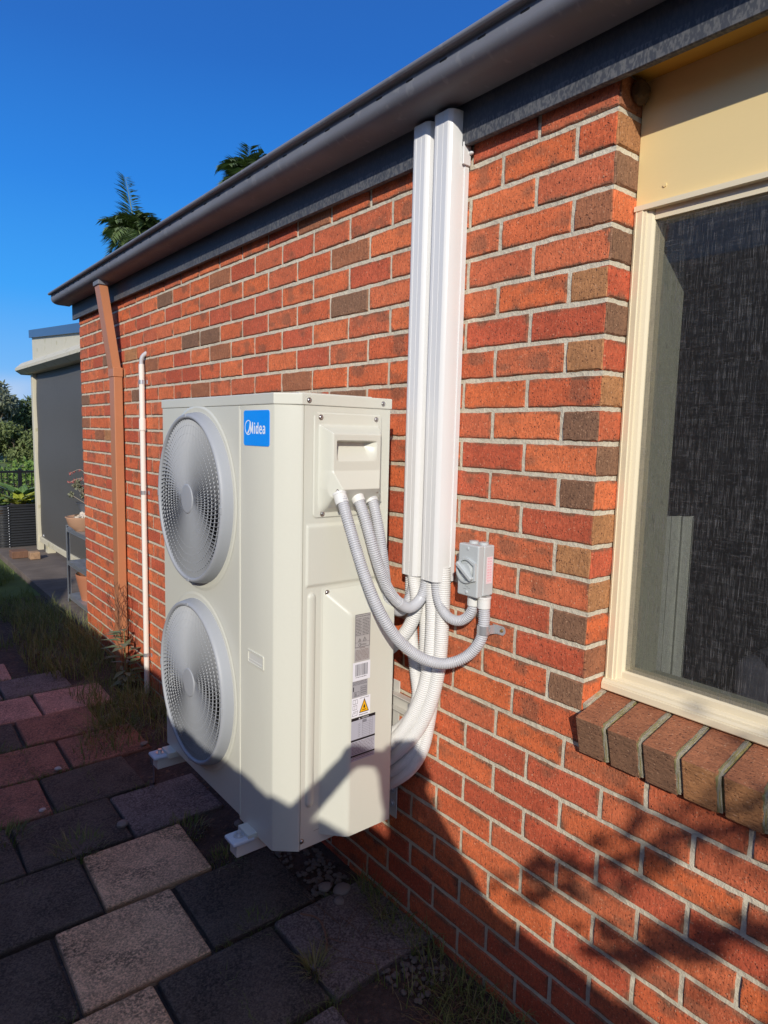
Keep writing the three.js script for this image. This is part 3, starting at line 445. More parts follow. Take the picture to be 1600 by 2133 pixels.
  const screw = (parent, x, y, z) => { const o = obj('screw', SG, M.screw, parent); o.position.set(x, y, z); };
  screw(lid, AX1 + 0.004, 1.766, 0.42); screw(lid, AX1 + 0.004, 1.768, 0.156); screw(sp, SX + 0.0005, 0.452, 0.428); screw(sp, SX + 0.0075, 1.210, 0.353);
  // upper connection cover, pressed with a hood and a finger grip
  const hood = (z, y) => {
    const e = (d, w) => { const q = clamp(d / w); return q * q * (3 - 2 * q); };
    const lip = 1.518, faceY = 1.570;
    const H = 0.066, hs = y > faceY ? 0.042 : lerp(H, 0.042, clamp((y - lip) / (faceY - lip)));
    const zl = 0.388, zr = 0.170, top = 1.702;
    const side = Math.min(e(zl - z, 0.026), e(z - zr, 0.016)), up = e(top - y, 0.030), under = y < lip ? clamp((y - 1.448) / (lip - 1.448)) : 1;
    let h = hs * Math.min(side, up) * under;
    const gy = (y - 1.597) / 0.058, gz = (0.352 - z) / 0.143;     // finger grip: deep at the top, running out below
    if (gy > 0 && gy < 1 && gz > 0 && gz < 1) { const dep = 0.026 * clamp(gy / 0.72) * clamp((1 - gy) / 0.05) * clamp(gz / 0.05) * clamp((1 - gz) / 0.20); h -= dep; }
    return h + 0.0035;
  };
  const cz0 = 0.158, cz1 = 0.403, cy0 = 1.432, cy1 = 1.734;
  const cc = obj('connection_cover', gridGeo(150, 190, (u, v) => {
    const z = cz1 + (cz0 - cz1) * u, y = cy0 + (cy1 - cy0) * v, r = 0.016, dx = Math.max(cz0 + r - z, z - cz1 + r, 0), dy = Math.max(cy0 + r - y, y - cy1 + r, 0), k = Math.hypot(dx, dy);
    let zz = z, yy = y; if (dx > 0 && dy > 0 && k > r) { const s = r / k; zz = z > 0.28 ? cz1 - r + dx * s : cz0 + r - dx * s; yy = y > 1.58 ? cy1 - r + dy * s : cy0 + r - dy * s; }
    const edge = Math.min(zz - cz0, cz1 - zz, yy - cy0, cy1 - yy); return [SX + 0.0003 + Math.min(hood(zz, yy), 0.0006 + Math.max(0, edge) * 1.2), yy, zz];
  }), M.cabinet, ac);
  screw(cc, SX + 0.0045, 1.720, 0.381); screw(cc, SX + 0.0045, 1.720, 0.182); screw(cc, SX + 0.0045, 1.444, 0.372);
  { // cable entry plate on the slanting underside
    const o = obj('entry_plate', (() => { const s = rrect(-0.085, 0.085, -0.026, 0.026, 0.004); return extrudeZ(s, 0, 0.002); })(), mat(0.60, 0.595, 0.54), cc);
    const nrm = V(0.070, -0.062, 0).normalize(); o.position.set(SX + 0.0335, 1.483, 0.279); o.lookAt(o.position.clone().add(nrm)); 
    for (const z of [0.355, 0.215]) screw(cc, SX + 0.058, 1.512, z);
  }
  // lower service cover: deep box with soft pressed edges
  const smin = (a, b, k) => { const h = clamp(0.5 + 0.5 * (b - a) / k); return lerp(b, a, h) - k * h * (1 - h); };
  const svc = (z, y) => { const a = (0.363 - z) / 0.058, b = (1.215 - y) / 0.066, c = (z - 0.1265) / 0.012; return 0.062 * Math.max(0, smin(smin(smin(a, b, 0.16), c, 0.16), 1, 0.16)); };
  const sv = obj('service_cover', [gridGeo(90, 180, (u, v) => { const z = 0.364 + (0.1275 - 0.364) * u, y = 0.4525 + (1.216 - 0.4525) * v; return [SX + 0.0025 + svc(z, y), y, z]; }),
    gridGeo(90, 1, (u, v) => { const z = 0.364 + (0.1275 - 0.364) * u; return [SX + 0.0025 + svc(z, 0.4525) * v, 0.4525, z]; }), gridGeo(1, 60, (u, v) => { const y = 0.4525 + (1.216 - 0.4525) * v; return [SX + 0.0025 + svc(0.1275, y) * (1 - u), y, 0.1275]; })], Object.assign(M.cabinet.clone(), { side: THREE.DoubleSide }), ac);
  // printed labels
  const canvasMat = (w, h, draw, rough = 0.5) => { const c = document.createElement('canvas'); c.width = w; c.height = h; const g = c.getContext('2d'); draw(g, w, h); const tx = new THREE.CanvasTexture(c); tx.colorSpace = THREE.SRGBColorSpace; return new THREE.MeshStandardMaterial({ map: tx, roughness: rough }); };
  const label = (name, zf, zb, y0, y1, m, parent, txt) => { const g = new THREE.PlaneGeometry(zf - zb, y1 - y0); g.rotateY(Math.PI / 2); g.translate(SX + 0.0025 + 0.0627, (y0 + y1) / 2, (zf + zb) / 2); obj(name, g, m, parent, txt); };
  const rl = rng(321), scribble = (g, x, y, w, n, lh, col) => { g.fillStyle = col; for (let i = 0; i < n; i++) { let X = x; while (X < x + w - 4) { const q = 3 + rl() * 14; g.fillRect(X, y + i * lh, Math.min(q, x + w - X), lh * 0.42); X += q + 3 + rl() * 3; } } };
  label('rating_label', 0.291, 0.234, 1.000, 1.146, canvasMat(200, 512, (g, w, h) => {
    g.fillStyle = '#aeaaa8'; g.fillRect(0, 0, w, h); g.strokeStyle = '#26262a'; g.lineWidth = 4; g.strokeRect(6, 6, w - 12, h * 0.68); g.fillStyle = '#17171a'; g.font = 'bold 15px sans-serif'; g.textAlign = 'center'; g.fillText('MULTI TYPE AIR CONDITIONER', w / 2, 30, w - 24);
    for (let i = 0; i < 12; i++) { scribble(g, 14, 46 + i * 16, 70, 1, 14, '#2c2c30'); scribble(g, 100, 46 + i * 16, 84, 1, 14, '#2c2c30'); g.fillStyle = '#55555a'; g.fillRect(8, 60 + i * 16, w - 16, 1); } g.fillRect(92, 40, 1.5, 195);
    g.strokeStyle = '#17171a'; g.lineWidth = 4; for (const [cx, s] of [[64, 17], [128, 22]]) { g.beginPath(); g.moveTo(cx, 292 - s * 1.7); g.lineTo(cx + s, 292); g.lineTo(cx - s, 292); g.closePath(); g.stroke(); g.fillStyle = '#17171a'; g.fillRect(cx - 2, 292 - s, 4, s * 0.7); } g.fillRect(8, 302, w - 16, 2);
    g.font = 'italic 30px sans-serif'; g.fillText('Midea', w / 2 + 8, 340); g.beginPath(); g.arc(w / 2 - 34, 330, 15, 0.5, 5.6); g.stroke(); g.fillStyle = '#5a3f3a'; g.font = 'bold 16px sans-serif'; g.fillText('CAUTION', w / 2, 372); scribble(g, 12, 384, w - 24, 9, 13, '#5f4842');
  }), sv);
  label('barcode_label', 0.296, 0.231, 0.942, 0.999, canvasMat(220, 190, (g, w, h) => { g.fillStyle = '#e6e5ea'; g.fillRect(0, 0, w, h); g.fillStyle = '#3c4048'; let x = 30; while (x < w - 32) { const b = 2 + Math.floor(rl() * 3) * 2; g.fillRect(x, 22, b, 120); x += b + 2 + Math.floor(rl() * 3) * 2; } scribble(g, 36, 152, w - 80, 1, 18, '#55585f'); }), sv);
  label('diagram_label', 0.297, 0.240, 0.890, 0.9415, canvasMat(200, 180, (g, w, h) => { g.fillStyle = '#a5a4a8'; g.fillRect(0, 0, w, h); scribble(g, 8, 6, w - 16, 4, 11, '#2e2e32'); g.fillStyle = '#2e2e32'; g.fillRect(10, 60, 12, 50); g.strokeStyle = '#2e2e32'; g.lineWidth = 3; g.strokeRect(30, 120, 60, 44); g.fillRect(44, 130, 10, 30); for (let i = 0; i < 4; i++) { g.strokeRect(112, 70 + i * 24, 74, 16); } }), sv);
  label('warning_label', 0.298, 0.228, 0.828, 0.8895, canvasMat(260, 220, (g, w, h) => {
    g.fillStyle = '#e9e9ee'; g.fillRect(0, 0, w, h); g.strokeStyle = '#222'; g.lineWidth = 3; g.strokeRect(18, 22, 60, 46); g.beginPath(); g.moveTo(48, 22); g.lineTo(48, 68); g.stroke(); g.strokeRect(18, 86, 54, 46); g.beginPath(); g.moveTo(45, 86); g.lineTo(45, 132); g.stroke(); g.beginPath(); g.moveTo(10, 200); g.lineTo(24, 156); g.lineTo(88, 150); g.lineTo(76, 196); g.closePath(); g.stroke(); g.beginPath(); g.moveTo(30, 176); g.quadraticCurveTo(50, 160, 70, 172); g.stroke();
    g.beginPath(); g.moveTo(176, 34); g.lineTo(236, 176); g.lineTo(112, 176); g.closePath(); g.fillStyle = '#f2b411'; g.fill(); g.lineWidth = 8; g.strokeStyle = '#15151a'; g.stroke(); g.fillStyle = '#15151a'; g.beginPath(); g.moveTo(176, 92); g.quadraticCurveTo(198, 124, 176, 142); g.quadraticCurveTo(154, 124, 176, 92); g.fill(); g.fillRect(150, 150, 52, 7); scribble(g, 110, 14, 130, 1, 14, '#444'); scribble(g, 104, 198, 130, 1, 18, '#222');
  }), sv);
  label('caution_label', 0.298, 0.207, 0.690, 0.827, canvasMat(330, 500, (g, w, h) => {
    g.fillStyle = '#b2b3bd'; g.fillRect(0, 0, w, h); g.fillStyle = '#17181d'; g.fillRect(0, 0, w, 34); g.fillRect(0, 250, w, 22); g.fillRect(0, 430, w, 20); g.fillStyle = '#d8d8dc'; g.font = 'bold 22px sans-serif'; g.textAlign = 'center'; g.fillText('CAUTION', w / 2 + 24, 26); g.beginPath(); g.moveTo(110, 8); g.lineTo(122, 28); g.lineTo(98, 28); g.closePath(); g.fill();
    g.fillStyle = '#7d7e86'; g.fillRect(150, 44, 60, 32); g.strokeStyle = '#3c3d45'; g.lineWidth = 2; for (let i = 0; i < 8; i++) { g.strokeRect(150, 76 + i * 20, 140, 20); g.beginPath(); g.moveTo(92, 92 + i * 20); g.lineTo(110, 80 + i * 20); g.lineTo(124, 92 + i * 20); g.stroke(); } g.strokeRect(256, 44, 34, 192); scribble(g, 14, 284, w - 28, 9, 16, '#55464a'); scribble(g, 14, 456, w - 28, 2, 18, '#6a4a44');
  }), sv);
  // badge on the corner strip
  const badge = obj('badge', (() => { const s = rrect(-0.886, -0.730, 1.634, 1.737, 0.009); const g = extrudeZ(s, AZ1 + 0.0002, AZ1 + 0.0014); const p = g.attributes.position, u = g.attributes.uv; for (let i = 0; i < p.count; i++) u.setXY(i, (p.getX(i) + 0.886) / 0.156, (p.getY(i) - 1.634) / 0.103); return g; })(), canvasMat(624, 412, (g, w, h) => {
    g.fillStyle = '#0f97ff'; g.fillRect(0, 0, w, h); g.fillStyle = '#f4f8fc'; g.strokeStyle = '#f4f8fc';
    g.lineCap = 'round'; g.lineWidth = 10; g.beginPath(); g.arc(118, 200, 82, 0.9, 5.35); g.stroke(); g.lineWidth = 5; g.beginPath(); g.arc(118, 200, 87, 1.6, 4.2); g.stroke();
    g.lineWidth = 24; g.lineJoin = 'round'; g.beginPath(); g.moveTo(104, 262); g.quadraticCurveTo(150, 236, 166, 140); g.lineTo(166, 144); g.quadraticCurveTo(172, 220, 182, 250); g.quadraticCurveTo(212, 214, 222, 146); g.lineTo(228, 262); g.stroke();
    g.font = 'bold 172px sans-serif'; g.textBaseline = 'alphabetic'; g.save(); g.translate(252, 272); g.scale(0.80, 1); g.fillText('idea', 0, 0); g.restore();
  }, 0.35), cp);
  // fan grilles
  fans.forEach(([cx, cy], n) => {
    const gr = new THREE.Group(); gr.name = 'fan_grille'; gr.position.set(cx, cy, AZ1); gr.scale.set(SXF, 1, 1); ac.add(gr);
    const lathe = (pts, seg = 96) => { const g = new THREE.LatheGeometry(pts.map(([a, b]) => new THREE.Vector2(a, b)), seg); g.rotateX(Math.PI / 2); return g; };
    const rim = [[0.2705, -0.006], [0.271, 0.034], [0.273, 0.038], [0.277, 0.0405], [0.282, 0.040], [0.2865, 0.036], [0.289, 0.028], [0.2945, 0.0015], [0.2945, -0.004]];
    obj('rim', lathe(rim), Object.assign(M.grille.clone(), { side: THREE.DoubleSide }), gr);
    obj('hub', lathe([[0.0001, 0.0412], [0.046, 0.0408], [0.0505, 0.039], [0.052, 0.034], [0.052, 0.012]], 48), Object.assign(M.grille.clone(), { side: THREE.DoubleSide }), gr);
    const rings = []; for (let k = 0; k < 7; k++) { const rr = 0.0845 + k * 0.0275; rings.push((() => { const g = new THREE.TorusGeometry(rr, 0.0012, 6, 96); g.scale(1, 1, 2.2); g.translate(0, 0, 0.0292 + 0.004 * (1 - Math.pow(rr / 0.27, 2))); return g; })()); }
    const rg = obj('guard_ring', rings, M.grille, gr); rg.userData.kind = 'stuff';
    const N = 104, fins = [], P = [], I = [];
    for (let i = 0; i < N; i++) {
      const a0 = i / N * Math.PI * 2, S = 8, base = P.length / 3;
      for (let s = 0; s <= S; s++) {
        const rr = 0.051 + (0.2715 - 0.051) * s / S, a = a0 + 0.30 * Math.pow(s / S, 1.3), zt = 0.034 + 0.004 * (1 - Math.pow(rr / 0.27, 2)), lean = -Math.min(0.0048, 0.0016 + rr * 0.014), th = 0.0009;
        const tx = -Math.sin(a), ty = Math.cos(a), X = Math.cos(a) * rr, Y = Math.sin(a) * rr;
        P.push(X + tx * th, Y + ty * th, zt, X - tx * th, Y - ty * th, zt, X + tx * (lean + th), Y + ty * (lean + th), zt - 0.012, X + tx * (lean - th), Y + ty * (lean - th), zt - 0.012);
      }
      for (let s = 0; s < S; s++) { const q = base + s * 4; for (const [a, b] of [[0, 1], [1, 3], [3, 2], [2, 0]]) I.push(q + a, q + b, q + a + 4, q + b, q + b + 4, q + a + 4); }
    }
    const fg = new THREE.BufferGeometry(); fg.setAttribute('position', new THREE.Float32BufferAttribute(P, 3)); fg.setIndex(I); const fo = obj('louvre', toCreasedNormals(fg, 0.6), Object.assign(M.grille.clone(), { side: THREE.DoubleSide }), gr); fo.userData.kind = 'stuff';
    const clip = (a) => { const c = rbox(-0.006, 0.006, -0.012, 0.012, 0.028, 0.0415, 0.002, 1); c.translate(0.2795, 0, 0); c.rotateZ(a); return c; };
    for (const a of [-0.05, Math.PI / 2 + 0.04, Math.PI, -Math.PI / 2]) obj('clip', clip(a), M.grille, gr);
    obj('shroud', lathe([[0.2705, -0.004], [0.266, -0.03], [0.262, -0.12]]), Object.assign(M.dark.clone(), { side: THREE.DoubleSide }), gr);
    // propeller behind the grille
    const pr = new THREE.Group(); pr.name = 'fan'; pr.position.set(cx, cy, AZ1 - 0.05); pr.rotation.z = n ? 0.9 : 0.3; ac.add(pr);
    for (let k = 0; k < 3; k++) obj('blade', (() => { const g = gridGeo(10, 12, (u, v) => { const rr = 0.05 + 0.195 * v, sp = lerp(0.55, 0.95, v) * (u - 0.4) + 0.25 * v, a = sp + k * Math.PI * 2 / 3; return [Math.cos(a) * rr, Math.sin(a) * rr, -0.03 + 0.055 * u + 0.01 * v]; }); return g; })(), Object.assign(M.blade.clone(), { side: THREE.DoubleSide }), pr);
    obj('boss', lathe([[0.0001, 0.02], [0.05, 0.015], [0.055, -0.06]], 32), M.blade, pr);
  });
  for (const x of [-1.49, -0.835]) obj('foot', rbox(x - 0.035, x + 0.035, AY0 - 0.022, AY0 - 0.0005, AZ0 + 0.01, AZ1 + 0.03, 0.002), M.cabinet, ac);

  // wall bracket carrying the unit
  const br = thing('wall_bracket', 'cream steel wall bracket carrying the air conditioner with bolted pads', 'bracket');
  const MB = phys(0.62, 0.60, 0.55, { roughness: 0.45 });
  for (const x of [-1.505, -0.832]) {
    const a = obj('arm', [rbox(x - 0.024, x + 0.024, AY0 - 0.066, AY0 - 0.0245, 0.006, 0.565, 0.003)], MB, br);
    const pd = obj('rubber_pad', rbox(x - 0.034, x + 0.034, AY0 - 0.0243, AY0 - 0.011, 0.507, 0.580, 0.006), phys(0.55, 0.60, 0.66, { roughness: 0.6 }), br);
    obj('washer', cyl(0.016, 0.016, V(x, AY0 - 0.0115, 0.546), V(x, AY0 - 0.008, 0.546), 20), M.zinc, pd); obj('bolt', cyl(0.008, 0.008, V(x, AY0 - 0.009, 0.546), V(x, AY0 + 0.004, 0.546), 6), M.zinc, pd);
    obj('upright', [box(x + 0.03, x + 0.034, 0.30, 0.86, 0.004, 0.044), box(x - 0.02, x + 0.034, 0.30, 0.86, 0.003, 0.0065)], MB, br);
  }
  obj('upright', [rbox(-0.752, -0.7105, 0.345, 0.842, 0.004, 0.008, 0.0015), rbox(-0.754, -0.7505, 0.345, 0.842, 0.004, 0.04, 0.0015)], MB, br);
  obj('cross_rail', [rbox(-1.62, -0.56, 0.755, 0.80, 0.009, 0.014, 0.0015), rbox(-1.62, -0.56, 0.80, 0.804, 0.009, 0.036, 0.0012), rbox(-1.62, -0.56, 0.7505, 0.7545, 0.009, 0.036, 0.0012)], MB, br);
  for (const [x, y] of [[-0.732, 0.395], [-0.732, 0.445], [-0.60, 0.778], [-0.65, 0.778]]) obj('bolt', merge([cyl(0.0085, 0.0085, V(x, y, 0.008), V(x, y, 0.0165), 6), cyl(0.013, 0.013, V(x, y, 0.007), V(x, y, 0.010), 16)]), M.zinc, br);
}
console.log('unit');

// ------------------------------------------------------------------ trunking, conduits, insulated pipes, isolator
{
  const duct = (x0, x1, d, y0, y1) => { const w = x1 - x0; return [[x0, 0.0045], [x1, 0.0045], [x1, 0.020], [x1 - 0.003, 0.0215], [x1 - 0.0035, d - 0.024], [x1 - 0.009, d - 0.009], [x1 - 0.015, d - 0.003], [x1 - 0.021, d], [x1 - w * 0.42, d - 0.0006], [x1 - w * 0.43, d - 0.0022], [x1 - w * 0.44, d - 0.0006], [x1 - w * 0.66, d - 0.0006], [x1 - w * 0.67, d - 0.0018], [x1 - w * 0.68, d - 0.0003], [x0 + 0.021, d], [x0 + 0.013, d - 0.004], [x0 + 0.007, d - 0.011], [x0 + 0.003, d - 0.026], [x0 + 0.003, 0.0215], [x0, 0.020]]; };
  const solid = (pts, y0, y1, t) => { // hollow channel, open below
    const cx = pts.reduce((s, p) => s + p[0], 0) / pts.length, cz = pts.reduce((s, p) => s + p[1], 0) / pts.length;
    const s = new THREE.Shape(pts.map(([x, z]) => new THREE.Vector2(x, -z))); s.holes.push(new THREE.Path(pts.map(([x, z]) => new THREE.Vector2(cx + (x - cx) * 0.95, -(cz + (z - cz) * 0.94))).reverse()));
    const g = new THREE.ExtrudeGeometry(s, { depth: y1 - y0, bevelEnabled: false }); g.rotateX(-Math.PI / 2); g.translate(0, y0, 0); return toCreasedNormals(g, 0.35);
  };
  const d1 = thing('pipe_duct', 'left of two white plastic pipe ducts rising to the gutter', 'duct', [0, 0, 0], 'white pipe ducts on the wall');
  obj('cover', solid(duct(-0.662, -0.573, 0.069), 1.236, 2.583), M.duct, d1);
  const d2 = thing('pipe_duct', 'right of two white plastic pipe ducts, next to the isolator switch', 'duct', [0, 0, 0], 'white pipe ducts on the wall');
  obj('cover', solid(duct(-0.566, -0.474, 0.074), 1.236, 2.583), M.duct, d2);
  obj('sealant', [rbox(-0.4735, -0.468, 2.44, 2.50, 0.004, 0.034, 0.002), (() => { const g = new THREE.SphereGeometry(0.008, 10, 8); g.scale(1.1, 0.7, 0.8); g.translate(-0.464, 2.474, 0.008); return g; })()], M.duct, d2);

  const rib = (r, pitch, amp, smooth = []) => (s) => { for (const [a, b] of smooth) if (s > a && s < b) return r * 1.04; const q = (s / pitch) % 1; return r * (q < 0.62 ? 1 : 1 - amp * Math.sin((q - 0.62) / 0.38 * Math.PI)); };
  const hose = (name, label, pts, smooth, r = 0.0165) => { const t = thing(name, label, 'conduit', [0, 0, 0], 'grey corrugated conduits'); obj('hose', sweep(pts, rib(r, 0.0062, 0.22, smooth), 0.00105, 16), Object.assign(M.conduit), t); return t; };
  const glandAt = (t, a, b, r = 0.0195) => { const A = V(...a), B = V(...b), d = B.clone().sub(A).normalize(); obj('gland', [cyl(r * 1.02, r, A, A.clone().addScaledVector(d, 0.034), 24), cyl(r * 1.1, r * 1.1, A, A.clone().addScaledVector(d, 0.006), 24)], M.gland, t); };
  const A = [[-0.610, 1.512, 0.345], [-0.592, 1.49, 0.345], [-0.568, 1.445, 0.345], [-0.536, 1.374, 0.34], [-0.504, 1.296, 0.33], [-0.477, 1.217, 0.31], [-0.456, 1.149, 0.28], [-0.443, 1.08, 0.225], [-0.419, 1.034, 0.165], [-0.386, 1.021, 0.11], [-0.350, 1.044, 0.065], [-0.322, 1.092, 0.042], [-0.315, 1.147, 0.036], [-0.318, 1.21, 0.036]];
  const tA = hose('flexible_conduit', 'long grey corrugated conduit looping from unit to right side of isolator', A);
  glandAt(tA, [-0.606, 1.506, 0.345], [-0.568, 1.445, 0.345]); glandAt(tA, [-0.3185, 1.224, 0.036], [-0.3165, 1.147, 0.036], 0.0185);
  const B = [[-0.628, 1.512, 0.275], [-0.605, 1.482, 0.275], [-0.575, 1.43, 0.273], [-0.553, 1.36, 0.263], [-0.547, 1.292, 0.24], [-0.553, 1.222, 0.2], [-0.562, 1.171, 0.15], [-0.556, 1.149, 0.11], [-0.553, 1.165, 0.075], [-0.550, 1.204, 0.055], [-0.5475, 1.26, 0.048]];
  const tB = hose('flexible_conduit', 'middle grey conduit from unit bending up into the ducts', B, [[0.40, 0.50]]); glandAt(tB, [-0.622, 1.505, 0.275], [-0.575, 1.435, 0.273]);
  const C = [[-0.640, 1.510, 0.215], [-0.62, 1.482, 0.215], [-0.597, 1.425, 0.213], [-0.585, 1.355, 0.205], [-0.586, 1.276, 0.19], [-0.600, 1.201, 0.165], [-0.612, 1.141, 0.13], [-0.617, 1.123, 0.09], [-0.620, 1.152, 0.06], [-0.616, 1.198, 0.045], [-0.606, 1.258, 0.042]];
  const tC = hose('flexible_conduit', 'rearmost grey conduit from unit, nearest the brick wall', C, [[0.38, 0.47]]); glandAt(tC, [-0.636, 1.504, 0.215], [-0.597, 1.43, 0.213]);
  const D = [[-0.505, 1.265, 0.05], [-0.504, 1.238, 0.05], [-0.497, 1.192, 0.05], [-0.478, 1.154, 0.048], [-0.443, 1.132, 0.045], [-0.405, 1.133, 0.042], [-0.375, 1.154, 0.038], [-0.359, 1.184, 0.036], [-0.3575, 1.215, 0.036]];
  const tD = hose('flexible_conduit', 'short grey conduit loop between duct end and isolator', D, [], 0.0155); glandAt(tD, [-0.3575, 1.224, 0.036], [-0.3585, 1.184, 0.036], 0.0185);

  const pipe = (label, pts, r = 0.0195, amp = 0.06) => { const t = thing('insulated_pipe', label, 'pipe', [0, 0, 0], 'white insulated pipes under the ducts'); obj('insulation', sweep(pts, (s) => r * (1 + amp * Math.sin(s * 2 * Math.PI / 0.0066)), 0.00155, 18), M.pipe, t); return t; };
  pipe('white pipe from left duct crossing behind the others', [[-0.645, 1.28, 0.03], [-0.642, 1.221, 0.03], [-0.631, 1.067, 0.035], [-0.59, 0.92, 0.045], [-0.566, 0.847, 0.055], [-0.584, 0.779, 0.065], [-0.628, 0.723, 0.075], [-0.715, 0.663, 0.085], [-0.80, 0.64, 0.085]]);
  pipe('front white pipe with printed text curving behind the unit', [[-0.532, 1.28, 0.036], [-0.532, 1.228, 0.038], [-0.522, 1.094, 0.042], [-0.518, 0.958, 0.055], [-0.54, 0.844, 0.07], [-0.597, 0.731, 0.085], [-0.711, 0.615, 0.095], [-0.80, 0.58, 0.095]], 0.0215);
  pipe('white pipe below the isolator side of the bundle', [[-0.492, 1.28, 0.032], [-0.49, 1.236, 0.032], [-0.487, 1.102, 0.035], [-0.488, 0.965, 0.042], [-0.507, 0.846, 0.055], [-0.562, 0.727, 0.068], [-0.715, 0.567, 0.085], [-0.80, 0.53, 0.085]], 0.0215);
  pipe('lower inner white pipe with a taped joint', [[-0.581, 1.26, 0.022], [-0.569, 0.921, 0.022], [-0.553, 0.768, 0.03], [-0.578, 0.665, 0.045], [-0.625, 0.597, 0.06], [-0.739, 0.509, 0.075], [-0.8, 0.49, 0.075]], 0.020);
  pipe('outermost white pipe hanging lowest in the bundle', [[-0.526, 1.26, 0.021], [-0.527, 0.934, 0.021], [-0.541, 0.756, 0.026], [-0.556, 0.664, 0.038], [-0.606, 0.577, 0.053], [-0.744, 0.467, 0.07], [-0.8, 0.45, 0.07]], 0.019);
  pipe('short white pipe turning left behind the unit under the ducts', [[-0.612, 1.28, 0.047], [-0.609, 1.231, 0.047], [-0.587, 1.14, 0.052], [-0.606, 1.068, 0.065], [-0.653, 1.005, 0.08], [-0.742, 0.931, 0.095], [-0.8, 0.90, 0.095]], 0.021);

  // saddle clip holding the looping conduit
  const cl = thing('saddle_clip', 'small zinc saddle clip screwed to a brick beside the conduit', 'clip', [-0.315, 1.128, 0]);
  obj('band', (() => { const g = new THREE.CylinderGeometry(0.019, 0.019, 0.026, 24, 1, true, 0, Math.PI * 2); g.translate(0, 0, 0.037); return g; })(), Object.assign(M.zinc.clone(), { side: THREE.DoubleSide }), cl);
  obj('tab', (() => { const s = new THREE.Shape(); s.moveTo(0.006, -0.013); s.lineTo(0.040, -0.013); s.absarc(0.040, 0, 0.013, -Math.PI / 2, Math.PI / 2); s.lineTo(0.006, 0.013); const g = extrudeZ(s, 0.002, 0.0045); return g; })(), M.zinc, cl);
  obj('web', gridGeo(8, 2, (u, v) => [0.012 + 0.012 * u, -0.013 + 0.026 * v, 0.004 + 0.024 * Math.pow(1 - u, 2)]), Object.assign(M.zinc.clone(), { side: THREE.DoubleSide }), cl);
  obj('screw', cyl(0.0055, 0.004, V(0.040, 0, 0.0045), V(0.040, 0, 0.008), 12), phys(0.72, 0.5, 0.2, { metalness: 1, roughness: 0.3 }), cl);

  // isolator switch
  const sw = thing('isolator_switch', 'grey weatherproof isolator switch box on the brick wall', 'switch');
  const sx0 = -0.392, sx1 = -0.316, sy0 = 1.222, sy1 = 1.372;
  obj('base', rbox(sx0, sx1, sy0 + 0.002, sy1 - 0.002, 0.002, 0.046, 0.005, 3), M.switchGrey, sw);
  const lid = obj('lid', rbox(sx0 - 0.0012, sx1 + 0.0012, sy0, sy1, 0.0465, 0.071, 0.005, 3), M.switchGrey, sw);
  // dial: round shroud with a slanting lever in its well
  const dx = -0.357, dy = 1.297, dz = 0.0712;
  obj('dial_well', (() => { const s = new THREE.Shape(); s.absarc(dx, dy, 0.036, Math.PI * 0.32, Math.PI * 1.68); s.lineTo(sx1 - 0.004, dy - 0.024); s.lineTo(sx1 - 0.004, dy + 0.024); s.closePath(); const h = new THREE.Path(); h.absarc(dx, dy, 0.031, Math.PI * 0.28, Math.PI * 1.72); h.lineTo(sx1 - 0.009, dy - 0.018); h.lineTo(sx1 - 0.009, dy + 0.018); s.holes.push(h); return extrudeZ(s, dz - 0.002, dz + 0.0075, 0.0012); })(), M.switchGrey, lid);
  obj('dial', (() => { const g = new THREE.CylinderGeometry(0.020, 0.022, 0.008, 28); g.rotateX(Math.PI / 2); g.translate(dx, dy, dz + 0.003); return g; })(), M.switchGrey, lid);
  obj('lever', (() => { const g = rbox(-0.034, 0.038, -0.0065, 0.0065, 0.004, 0.019, 0.004, 3); g.rotateZ(-0.62); g.translate(dx, dy, dz); return g; })(), M.switchGrey, lid);
  const sc = screwSphere(); for (const y of [sy0 + 0.012, sy1 - 0.012]) { const o = obj('screw', sc, M.switchGrey, lid); o.position.set(-0.355, y, dz); }
  obj('cap', [cyl(0.014, 0.0135, V(-0.372, sy1 - 0.003, 0.03), V(-0.372, sy1 + 0.005, 0.03), 24), cyl(0.014, 0.0135, V(-0.337, sy1 - 0.003, 0.026), V(-0.337, sy1 + 0.005, 0.026), 24)], M.switchGrey, sw);
  const c = document.createElement('canvas'); c.width = 120; c.height = 320; const g2 = c.getContext('2d'); g2.fillStyle = '#e7d3d6'; g2.fillRect(0, 0, 120, 320); const rq = rng(17); g2.fillStyle = '#e59aa4'; g2.save(); for (let i = 0; i < 2; i++) for (let k = 0; k < 9; k++) { let y = 14 + k * 33; for (let q = 0; q < 5; q++) { const w = 4 + rq() * 10; g2.fillRect(22 + i * 44 + q * 7, y, 4, 10 + rq() * 12); } } g2.restore();
  const tx = new THREE.CanvasTexture(c); tx.colorSpace = THREE.SRGBColorSpace; const st = new THREE.PlaneGeometry(0.026, 0.078); st.rotateY(Math.PI / 2); st.translate(sx1 + 0.0004, 1.299, 0.022); obj('sticker', st, new THREE.MeshStandardMaterial({ map: tx, roughness: 0.5 }), sw, 'pale sticker with faded pink print');
  obj('print', [[0.0, 0], [0.008, -0.004], [-0.006, -0.008]].map(([a, b]) => box(-0.362 + a, -0.350 + a, 1.250 + b, 1.2515 + b, dz - 0.0002, dz + 0.0003)), mat(0.28, 0.3, 0.3), lid);
  function screwSphere() { const g = new THREE.SphereGeometry(0.0055, 14, 8, 0, Math.PI * 2, 0, Math.PI / 2); g.rotateX(Math.PI / 2); g.scale(1, 1, 0.5); return g; }
}
